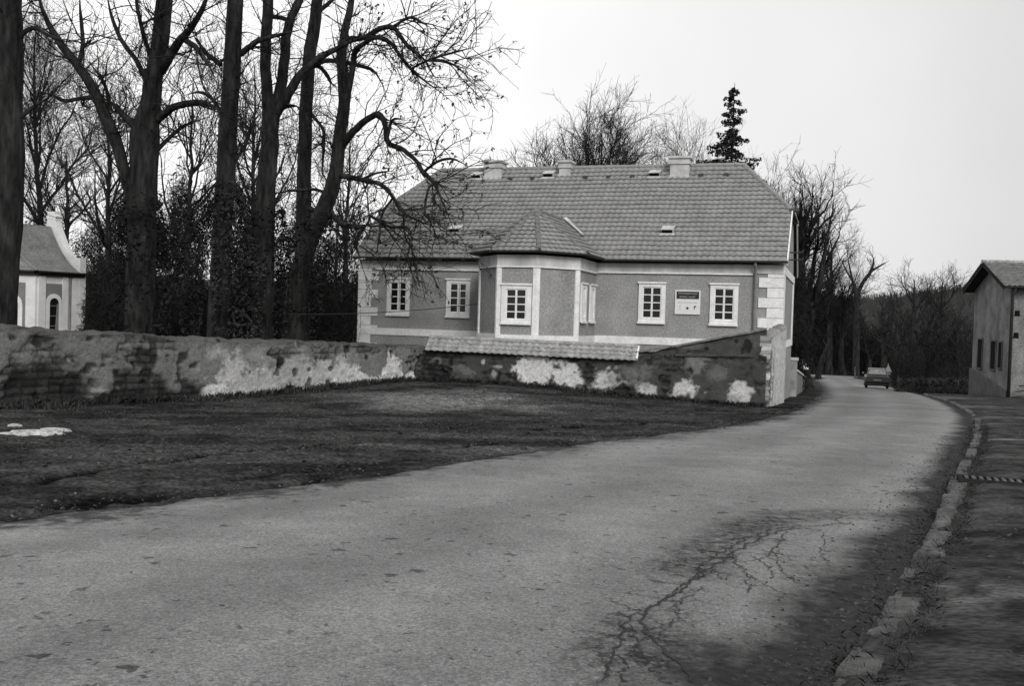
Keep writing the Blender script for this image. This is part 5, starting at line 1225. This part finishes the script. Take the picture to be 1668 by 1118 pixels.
# ------------------------------------------------------------------ dark thicket behind the trees: reads as one mass
def thicket(name, label, pxa, pxb, da, db, prof, n, size, mat, dense=1., gap=.0, seed=0, base=None):
    """leaf clumps filling a belt; prof = [(px, top py)]"""
    r = np.random.default_rng(seed); px = pxa+(pxb-pxa)*r.random(n); d = da+(db-da)*r.random(n)
    tp = np.interp(px, [p[0] for p in prof], [p[1] for p in prof])+(fbm(px*.035, d*.15, 1, 4, 80+seed)-.5)*110+(fbm(px*.2, d*.5, 1, 2, 81+seed)-.5)*50
    u = r.random(n)**.8
    P = np.array([at(a, b, c) for a, b, c in zip(px, tp, d)]); zb_ = np.minimum(ground(P[:, 0], P[:, 1]), P[:, 2]-.5)
    z = zb_+(P[:, 2]-zb_)*u; C = np.c_[P[:, 0], P[:, 1], z]
    keep = fbm(C[:, 0]*.9+C[:, 1]*.3, C[:, 2]*.9, 1, 3, 90+seed)+.35*(1-u) > gap+.25*u
    C = C[keep]+r.normal(size=(keep.sum(), 3))*.15
    kk = r.random(len(C)) < .34; A_ = C[~kk]; V, f = leafquads(C[kk], size*.75, .4)
    dd_ = r.normal(size=(len(A_), 3))*[.6, .6, .5]+[0, 0, .7]; dd_ /= np.linalg.norm(dd_, axis=1, keepdims=True); ll = (size*(1.5+3.5*r.random(len(A_))))[:, None]
    ss_ = r.normal(size=(len(A_), 3)); ss_ -= dd_*(ss_*dd_).sum(1, keepdims=True); ss_ /= np.linalg.norm(ss_, axis=1, keepdims=True); wq = size*.055
    V2 = np.stack([A_-dd_*ll*.5-ss_*wq, A_-dd_*ll*.5+ss_*wq, A_+dd_*ll*.5+ss_*wq*.4, A_+dd_*ll*.5-ss_*wq*.4], 1).reshape(-1, 3); V, f = merge([(V, f), (V2, np.arange(len(V2)).reshape(-1, 4))])
    o = mesh_np(name, V-C[0], f, M[mat]); o.location = C[0]
    tag(o, label, 'thicket', kind='stuff'); return o
thicket('thicket', 'dark evergreen thicket behind the chapel', -40, 270, 76, 92, [(-40, 340), (60, 350), (120, 345), (200, 325), (270, 330)], 42000, .32, 'dark_leaf', gap=.36, seed=11)
thicket('thicket', 'dark evergreen thicket filling the park behind the bare trunks', 138, 592, 50, 72, [(138, 540), (150, 450), (175, 370), (180, 320), (260, 300), (330, 262), (420, 285), (500, 300), (560, 320), (600, 330)], 62000, .30, 'dark_leaf', gap=.42, seed=1)
thicket('thicket', 'low dark shrubs at the foot of the bare trunks just behind the garden wall', 142, 578, 40, 48, [(142, 540), (170, 505), (200, 470), (300, 450), (380, 430), (470, 420), (560, 440), (590, 450)], 36000, .2, 'dark_leaf', gap=.40, seed=2)
thicket('thicket', 'dark ivy-grown shrubs behind the house at the left of the far road', 1274, 1314, 56, 64, [(1276, 440), (1306, 430), (1314, 500)], 13000, .26, 'dark_leaf', gap=.38, seed=3)
thicket('thicket', 'dark shrubs beyond the far bend of the road', 1296, 1450, 150, 185, [(1296, 425), (1340, 450), (1380, 500), (1420, 540), (1450, 550)], 26000, .6, 'dark_leaf', gap=.38, seed=8)
# smaller bare trees in the park
GP = 'bare park trees farther back'
bare_tree('small fan-shaped bare tree above the chapel roof', 112, 540, 205, 80, 190, 15, 12, 1.15, 'bark', .45, .35, seed=1, group=GP, rt=.012)
bare_tree('thin bare tree filling the gap between the twin-stemmed and straight trunks', 300, 540, 60, 50, 230, 14, 12, 1.1, 'bark', .6, .3, seed=2, group=GP, rt=.012)
bare_tree('wispy bare tree high behind the straight and forked trunks', 410, 540, 30, 58, 210, 14, 11, 1.0, 'bark_far', .6, .3, seed=3, group=GP)
bare_tree('wispy bare tree behind the leaning tree next to the house gable', 560, 540, 165, 60, 200, 12, 11, 1.0, 'bark_far', .6, .3, seed=4, group=GP)
bare_tree('tall bare tree rising above the chapel at the left edge', 60, 540, -40, 84, 230, 15, 12, 1.1, 'bark', .55, .35, seed=5, group=GP)
bare_tree('bare tree with dense twigs behind the slanting stem', 175, 540, 90, 56, 220, 14, 11, 1.1, 'bark', .55, .35, seed=6, group=GP)
bare_tree('bare bush-like tree at the left corner of the grey house', 545, 545, 300, 47, 120, 9, 10, 1.1, 'bark', .5, .15, seed=7, group=GP)
# trees behind the house roof
GH = 'bare trees behind the house roof'
bare_tree('crooked bare tree rising behind the left chimneys', 892, 480, 212, 64, 120, 15, 12, 1.2, 'bark_far', .45, .42, seed=11, group=GH, rt=.016)
bare_tree('round fan-topped bare tree in the middle behind the roof ridge', 982, 480, 172, 66, 130, 18, 22, 1.35, 'bark_far', .7, .35, seed=12, group=GH, rt=.015)
bare_tree('pale thin bare tree behind the largest chimney', 1088, 480, 212, 74, 80, 12, 11, .9, 'bark_pale', .75, .35, seed=13, group=GH)
bare_tree('low bare tree between the fan-topped tree and the largest chimney', 1050, 480, 238, 70, 60, 10, 10, .9, 'bark_pale', .6, .35, seed=14, group=GH)
bare_tree('low twiggy bare tree peeping over the ridge by the left chimney', 835, 480, 242, 72, 70, 10, 10, .9, 'bark_pale', .6, .35, seed=15, group=GH)
bare_tree('thin bare tree right of the spruce above the roof hip', 1245, 500, 240, 66, 70, 12, 11, .9, 'bark_far', .7, .3, seed=16, group=GH)
bare_tree('slim bare tree directly left of the spruce', 1133, 480, 190, 76, 70, 9, 9, .8, 'bark_pale', .75, .3, seed=17, group=GH)
# spruce
def spruce(label, px, pyb, pyt, d, width_px, seed):
    r = np.random.default_rng(seed); b = at(px, pyb, d); bz = float(ground(b[0], b[1])); H = at(px, pyt, d)[2]-bz; W = width_px/F*d/2
    root = empty('spruce', (b[0], b[1], bz), 0, label, 'tree'); V, f = tubes(np.array([[[0, 0, 0], [.03, 0, H*.4], [0, 0, H*.75], [.02, 0, H]]]), np.array([[.22, .15, .08, .015]]), 8); mesh_np('trunk', V, f, M['bark_far'], root, True)
    br = []; C = []
    z = H*.25
    while z < H*.99:
        fr = 1-(z/H); n = 2
        for k in range(n):
            if r.random() < .1: continue
            a = r.random()*2*np.pi; L = W*(fr/.5)**.85*r.uniform(.45, 1.1)*(.92+.14*math.sin(z*5.1))+.1
            t = np.linspace(0, 1, 7); p = np.c_[np.cos(a)*L*t, np.sin(a)*L*t, z-L*.30*t+L*.20*t**2]; br.append(p)
            m = int(38*L)+8; tt = r.random(m)**.75; q = np.c_[np.interp(tt, t, p[:, 0]), np.interp(tt, t, p[:, 1]), np.interp(tt, t, p[:, 2])]
            sd = (r.random(m)-.5)*.55*L*(1-tt*.6)*.8; q[:, 0] += -np.sin(a)*sd; q[:, 1] += np.cos(a)*sd; q[:, 2] -= r.random(m)*.22+np.abs(sd)*.2; C.append(q)
        z += H*r.uniform(.004, .010)
    br = np.array(br); V1, f1 = tubes(br, np.repeat(np.linspace(.03, .008, 7)[None], len(br), 0), 4)
    C = np.concatenate(C); V2, f2 = leafquads(C, .16, .75); V, f = merge([(V1, f1), (V2, f2)]); mesh_np('crown', V, f, M['needle'], root)
spruce('dark pointed spruce standing alone behind the right end of the roof', 1184, 480, 134, 64, 205, 4)
# trees to the right of the house
GR = 'bare trees along the far road'
bare_tree('big many-stemmed bare tree directly right of the house gable', 1306, 600, 282, 66, 120, 34, 18, 1.25, 'bark', .9, .22, seed=21, group=GR, rt=.016)
bare_tree('slim bare tree leaning out behind the many-stemmed tree', 1352, 600, 355, 150, 120, 12, 11, 1.0, 'bark', .55, .3, seed=22, group=GR, rt=.014)
def ytree(label, d, trunk, limbs, group): return traced_tree(label, d, trunk, limbs, twig=1.0, seeds=9, group=group, rtw=.016, mat='bark', up=.12, lens=(1.2, 4.))
ytree('forked Y-shaped bare tree standing against the sky left of the hill', 145, [(1394, 622, 12), (1395, 540, 10), (1395, 482, 9), (1388, 455, 6), (1382, 425, 5), (1380, 412, 3)],
      [[(1395, 484, 7), (1406, 460, 6), (1418, 443, 5), (1423, 425, 4), (1418, 410, 3)], [(1418, 443, 4), (1432, 434, 3), (1448, 425, 2)], [(1389, 458, 3), (1378, 440, 2.5), (1370, 420, 2)]], GR)
ytree('dark leaning tree stump trunk at the inner bend of the far road', 120, [(1333, 610, 9), (1338, 592, 9), (1347, 568, 8), (1352, 550, 6)], [[(1347, 568, 4), (1340, 552, 3)]], GR)
for i, (px, pt, d, w, lab) in enumerate([(1440, 470, 125, 110, 'thin bare roadside tree behind the dark car'), (1487, 428, 104, 100, 'bare tree topping the hill line left of the barn'), (1533, 432, 106, 90, 'bare tree topping the hill line nearest the barn'), (1372, 440, 150, 90, 'dense bare tree between the many-stemmed tree and the Y-shaped tree'), (1415, 520, 150, 80, 'low bare tree right of the Y-shaped tree'), (1460, 500, 92, 90, 'spreading bare tree right above the rough bank'), (1510, 490, 95, 90, 'dark bare tree behind the middle of the rough bank'), (1560, 505, 90, 80, 'bare tree beside the barn gable')]):
    bare_tree(lab, px, 612, pt, d, w, 12, 11, 1.25, 'bark' if i not in (1, 2) else 'bark_far', .65, .25, seed=30+i, group=GR, rt=.016, fine=.8)
# roadside undergrowth below those trees and the rough bank
def gmat_key(k, v):
    M[k] = gmat(k+'_blade', v, nscale=1, namp=.7, bump=0, spec=.05); return k
def brush(name, label, pts_fn, n, h, w, mat, cat, seed=0, lean=.35):
    r = np.random.default_rng(seed); B = pts_fn(r, n); L = h*(.5+r.random(n)); d = r.normal(size=(n, 3))*lean; d[:, 2] = 1; d /= np.linalg.norm(d, axis=1, keepdims=True)
    s = r.normal(size=(n, 3)); s[:, 2] = 0; s /= np.linalg.norm(s, axis=1, keepdims=True)
    mid = B+d*L[:, None]*.55; tip = B+d*L[:, None]+np.c_[d[:, :2]*L[:, None]*.5, -.15*L]
    ww = (w*(.6+.8*r.random(n)))[:, None]
    V = np.stack([B-s*ww, B+s*ww, mid+s*ww*.8, tip, mid-s*ww*.8], 1).reshape(-1, 3); Fq = np.arange(5*n).reshape(n, 5)
    c = B[0]; o = mesh_np(name, V-c, Fq, M[mat]); o.location = c; tag(o, label, cat, kind='stuff'); return o
def bank(r, n):
    p = []
    while len(p) < n:
        px = r.uniform(1462, 1580); py = r.uniform(626, 642)+(px-1462)*.06; d = r.uniform(60, 74); q = at(px, py, d); z = float(ground0(q[0], q[1])); p.append((q[0], q[1], z-.05+.9*math.exp(-((d-67)/4)**2)*r.uniform(.2, 1)))
    return np.array(p)
brush('rough_grass', 'pale rough grass bank beside the road in front of the hill trees', bank, 9000, .34, .02, 'grass_dry', 'grass', 1, lean=.8)
thicket('undergrowth', 'dark bare undergrowth between the far road and the foot of the hill', 1455, 1600, 84, 112, [(1455, 550), (1530, 535), (1600, 520)], 22000, .26, 'dark_leaf', gap=.38, seed=5)
# weeds: at the foot of the walls, along the kerb
def alongwall(A, B, off):
    A = np.array(A); B = np.array(B); T = (B-A)/np.linalg.norm(B-A); N = np.array([T[1], -T[0]]); N = -N if N[1] > 0 else N
    def f(r, n):
        u = r.random(n)*np.linalg.norm(B-A); k = fbm(u*.8, u*0, 1, 3, 7); o = .27+np.abs(r.normal(size=n))*off*(.2+1.6*sstep(.4, .7, k)); P = A[None]+T[None]*u[:, None]+N[None]*o[:, None]
        return np.c_[P, ground(P[:, 0], P[:, 1])-.02]
    return f
brush('weeds', 'dark weeds along the foot of the long left garden wall', alongwall(Aw, Bw, .3), 7000, .20, .012, 'weed', 'weeds', 2)
brush('weeds', 'dark weeds along the foot of the low front wall', alongwall(Af, Bf, .22), 4500, .18, .012, 'weed', 'weeds', 3)
def kerbw(r, n):
    s = sA+r.random(n)**1.3*26; k = fbm(s*1.1, s*0, 1, 3, 9); q = np.array([sy(v) for v in s]); T = np.array([sy(v+.1) for v in s])-q; T /= np.linalg.norm(T, axis=1, keepdims=True); N = np.c_[T[:, 1], -T[:, 0]]
    o = r.normal(size=n)*.05+np.where(r.random(n) < .55, -.05, .24)-.22*sstep(.45, .7, k)*r.random(n); P = q+N*o[:, None]; return np.c_[P, ground0(P[:, 0], P[:, 1])+np.where(o < 0, .06, .12)]
brush('weeds', 'dark wet grass and weeds growing between the kerb stones', kerbw, 26000, .045, .0013, 'weed', 'weeds', 4, lean=.6)
def lotg(r, n):
    x = r.uniform(-13, 6, 3*n); y = r.uniform(7, 34, 3*n); k = fbm(x, y, .5, 4, 13)
    dl = poly_dist(x, y, RLc[::7]); sd = np.array([side(*RLc[104], *RLc[519], a, b) for a, b in zip(x, y)])
    ok = (k > .53) & (dl > .35) & (sd > .3); ok &= (-side(-3.26, 35, -11.36, 22.5, x, y) < -.4) & (side(-3.26, 35, 8.2, 32, x, y) < -.4)
    x, y = x[ok][:n], y[ok][:n]; return np.c_[x, y, ground(x, y)]
def brush2(*a, **k):
    return brush(*a, **k)
r_ = np.random.default_rng(77); P_ = lotg(r_, 6000)
brush('sparse_grass', 'short sparse dark grass on the muddy lot', lambda r, n: P_, len(P_), .04, .004, 'weed', 'grass', 6, lean=.7)
def litter(name, label, P, size, mat, cat, seed):
    r = np.random.default_rng(seed); n = len(P); a = r.random(n)*2*np.pi; s1 = size*(.4+1.1*r.random(n)**2); q = np.c_[np.cos(a), np.sin(a), r.normal(size=n)*.25]*s1[:, None]; w = np.c_[-np.sin(a), np.cos(a), r.normal(size=n)*.25]*(s1*r.uniform(.4, .9, n))[:, None]
    up = np.c_[np.zeros((n, 2)), s1*r.uniform(.25, .8, n)]
    ap = P+up; V = np.stack([P-q, P+w, P+q, P-w, ap], 1).reshape(-1, 3); b = np.arange(n)[:, None]*5
    Fq = np.concatenate([b+np.array([[0, 3, 4]]), b+np.array([[3, 2, 4]]), b+np.array([[2, 1, 4]]), b+np.array([[1, 0, 4]])])
    o = mesh_np(name, V-P[0], Fq, mat); o.location = P[0]; tag(o, label, cat, kind='stuff')
def lotpts(r, n):
    x = r.uniform(-13, 7, 4*n); y = r.uniform(6, 34.5, 4*n); sd = np.array([side(*RLc[104], *RLc[519], a, b) for a, b in zip(x, y)])
    ok = (poly_dist(x, y, RLc[::7]) > .05) & (sd > -1) & (-side(-3.26, 35, -11.36, 22.5, x, y) < -.35) & (side(-3.26, 35, 8.2, 32, x, y) < -.35) & (fbm(x, y, .7, 4, 17)+.25*r.random(4*n) > .6)
    x, y = x[ok][:n], y[ok][:n]; return np.c_[x, y, ground(x, y)+(fbm(x, y, .8, 4, 1)-.5)*.05]
r_ = np.random.default_rng(41); P_ = lotpts(r_, 14000); k_ = r_.random(len(P_)) < .6
litter('clods', 'dark clods of earth lying over the muddy lot', P_[k_], .035, gmat('earth_clod', .03, nscale=9, namp=.7, bump=0), 'clods', 1)
litter('pebbles', 'pale pebbles and dead leaves scattered over the muddy lot', P_[~k_], .018, gmat('pebble', .11, nscale=9, namp=.7, bump=0), 'pebbles', 2)
def edgepts(r, n):
    i = r.integers(100, 560, n); t = r.random(n); o = r.normal(size=n)*.22-.02
    p = RLj[i]+(RLj[i+1]-RLj[i])*t[:, None]+dirL[i]*o[:, None]; zz = np.array([road_z(a, b) for a, b in p]); return np.c_[p, np.where(o > .03, zz, np.maximum(ground(p[:, 0], p[:, 1]), zz-.06))]
litter('crumbs', 'crumbled asphalt and earth along the left road edge', edgepts(np.random.default_rng(5), 3500), .024, gmat('edge_crumb', .045, nscale=9, namp=.8, bump=0), 'crumbs', 3)
def gutpts(r, n):
    s_ = sA+r.random(n)**1.2*22; q = np.array([sy(v) for v in s_]); T = np.array([sy(v+.1) for v in s_])-q; T /= np.linalg.norm(T, axis=1, keepdims=True); Nn2 = np.c_[T[:, 1], -T[:, 0]]; o = -np.abs(r.normal(size=n))*.32+.05
    p = q+Nn2*o[:, None]; zz = np.array([road_z(a, b) for a, b in p]); return np.c_[p, zz]
litter('grit', 'dark grit washed along the gutter beside the kerb', gutpts(np.random.default_rng(6), 3500), .016, gmat('gutter_grit', .05, nscale=9, namp=.9, bump=0), 'grit', 4)
def pavpts(r, n):
    s_ = sA+r.random(n)**1.3*30; q = np.array([sy(v) for v in s_]); o = .2+r.random(n)**.8*5; p = q+np.array([1, -.18])[None]*o[:, None]
    return np.c_[p, ground0(p[:, 0], p[:, 1])+.15]
litter('leaf_litter', 'wet dead leaves and crumbs scattered over the pavement', pavpts(np.random.default_rng(8), 5000), .022, gmat('wet_litter', .05, nscale=9, namp=.9, bump=0), 'litter', 5)
def tufts(r, n):
    i = r.integers(100, 540, n); k = fbm(i*.35, i*0, 1, 3, 21); o = -.12-np.abs(r.normal(size=n))*.5; p = RLj[i]+dirL[i]*o[:, None]+r.normal(size=(n, 2))*.04
    ok = (k+.2*r.random(n) > .58) & (-side(-3.26, 35, -11.36, 22.5, p[:, 0], p[:, 1]) < -.4) & (side(-3.26, 35, 8.2, 32, p[:, 0], p[:, 1]) < -.4); p = p[ok]; return np.c_[p, ground(p[:, 0], p[:, 1])-.01]
P_ = tufts(np.random.default_rng(12), 16000)
brush('grass_tufts', 'ragged dead grass tufts along the muddy edge of the road', lambda r, n: P_, len(P_), .075, .0035, gmat_key('tuft', .055), 'grass', 12, lean=.8)
# ================================================================== HILL with bare wood
hx = np.linspace(-260, 420, 120); hy = np.linspace(170, 560, 60); HX, HY = np.meshgrid(hx, hy, indexing='ij')
crest = np.interp(HX/HY*420, [-300, 100, 139, 168, 180, 193, 216, 300, 420], [20, 14, 10.8, 13.5, 15.5, 17.5, 20, 25, 30])   # heights above eye level at 420 m
HZ = np.interp(HY, _ys, _zz)-1+(crest+10-(-1))*sstep(190, 420, HY)*(1-.5*sstep(420, 560, HY))*1.0
base420 = float(np.interp(420, _ys, _zz))
HZ = np.interp(HY, _ys, _zz)-1.+(1.6+crest-base420+1.-5.)*sstep(190, 420, HY)+(fbm(HX, HY, .03, 4, 4)-.5)*4
hill = mesh_np('hill', np.stack([HX, HY, HZ], -1).reshape(-1, 3), gridfaces(120, 60), gmat('hill_ground', .05, nscale=.05, namp=.3, bump=0), None, True); tag(hill, kind='structure')
r_ = np.random.default_rng(9); n = 16000
hxr = r_.uniform(60, 330, n); hyr = 195+(425-195)*r_.random(n)**.8; k = hxr/hyr > .26
hxr, hyr = hxr[k], hyr[k]; n = len(hxr)
ix = (hxr-hx[0])/(hx[1]-hx[0]); iy = (hyr-hy[0])/(hy[1]-hy[0]); i0 = ix.astype(int); j0 = iy.astype(int); fx = ix-i0; fy = iy-j0
hz = (HZ[i0, j0]*(1-fx)+HZ[i0+1, j0]*fx)*(1-fy)+(HZ[i0, j0+1]*(1-fx)+HZ[i0+1, j0+1]*fx)*fy
base = np.repeat(np.c_[hxr, hyr, hz], 7, 0); hh = np.repeat(4.5+4*r_.random(n), 7)
tip = base+np.c_[r_.normal(size=(7*n, 2))*1.0, hh*(.5+.5*r_.random(7*n))]; st = base+(tip-base)*r_.random((7*n, 1))*.5; st[:, :2] = base[:, :2]
w = np.array([.16, .0, 0])[None]
V = np.stack([st-w, st+w, tip+w*.25, tip-w*.25], 1).reshape(-1, 3); f = np.arange(28*n).reshape(-1, 4)
o = mesh_np('hill_wood', V, f, M['hillwood']); tag(o, 'bare wood covering the low hill on the right horizon', 'wood', kind='stuff')
# ================================================================== LIGHT
SUN_EL, SUN_AZ = 32, 166       # azimuth clockwise from +Y: behind the camera, slightly to its right
world = bpy.data.worlds.new('World'); scene.world = world; world.use_nodes = True; wt = world.node_tree; N = wt.nodes; L = wt.links
bg = N['Background']; bg.inputs['Strength'].default_value = .12
sky = N.new('ShaderNodeTexSky'); sky.sky_type = 'NISHITA'; sky.sun_disc = False; sky.sun_elevation = R_(SUN_EL); sky.sun_rotation = R_(SUN_AZ); sky.dust_density = 4; sky.air_density = 1
bw = N.new('ShaderNodeRGBToBW'); L.new(sky.outputs[0], bw.inputs[0])
mx = N.new('ShaderNodeMix'); mx.inputs[0].default_value = .9; L.new(bw.outputs[0], mx.inputs[2])
# overcast deck: sky itself brighter on the left, greyer to the right
tc = N.new('ShaderNodeTexCoord'); vd = N.new('ShaderNodeVectorMath'); vd.operation = 'DOT_PRODUCT'; L.new(tc.outputs['Generated'], vd.inputs[0]); vd.inputs[1].default_value = (-.86, .50, -.05)
mr = N.new('ShaderNodeMapRange'); mr.inputs[1].default_value = -.1; mr.inputs[2].default_value = .62; mr.inputs[3].default_value = 5.0; mr.inputs[4].default_value = 9.6; L.new(vd.outputs['Value'], mr.inputs[0])
cn = N.new('ShaderNodeTexNoise'); cn.inputs['Scale'].default_value = 2.2; cn.inputs['Detail'].default_value = 4; L.new(tc.outputs['Generated'], cn.inputs['Vector'])
mc = N.new('ShaderNodeMapRange'); mc.inputs[1].default_value = .3; mc.inputs[2].default_value = .7; mc.inputs[3].default_value = .91; mc.inputs[4].default_value = 1.06; L.new(cn.outputs['Fac'], mc.inputs[0])
mm = N.new('ShaderNodeMath'); mm.operation = 'MULTIPLY'; L.new(mr.outputs[0], mm.inputs[0]); L.new(mc.outputs[0], mm.inputs[1]); L.new(mm.outputs[0], mx.inputs[3])
L.new(mx.outputs[0], bg.inputs['Color'])
sl = bpy.data.lights.new('sun', 'SUN'); sl.energy = 1.8; sl.angle = R_(24); sl.color = (1, .985, .96)
so = bpy.data.objects.new('sun', sl); COL.objects.link(so)
az = R_(SUN_AZ); dv = Vector((math.sin(az)*math.cos(R_(SUN_EL)), math.cos(az)*math.cos(R_(SUN_EL)), math.sin(R_(SUN_EL))))
so.rotation_euler = dv.to_track_quat('Z', 'Y').to_euler()
scene.view_settings.view_transform = 'Standard'; scene.view_settings.look = 'None'; scene.view_settings.exposure = .12; scene.view_settings.gamma = 1
scene.render.engine = 'CYCLES'; scene.cycles.max_bounces = 6
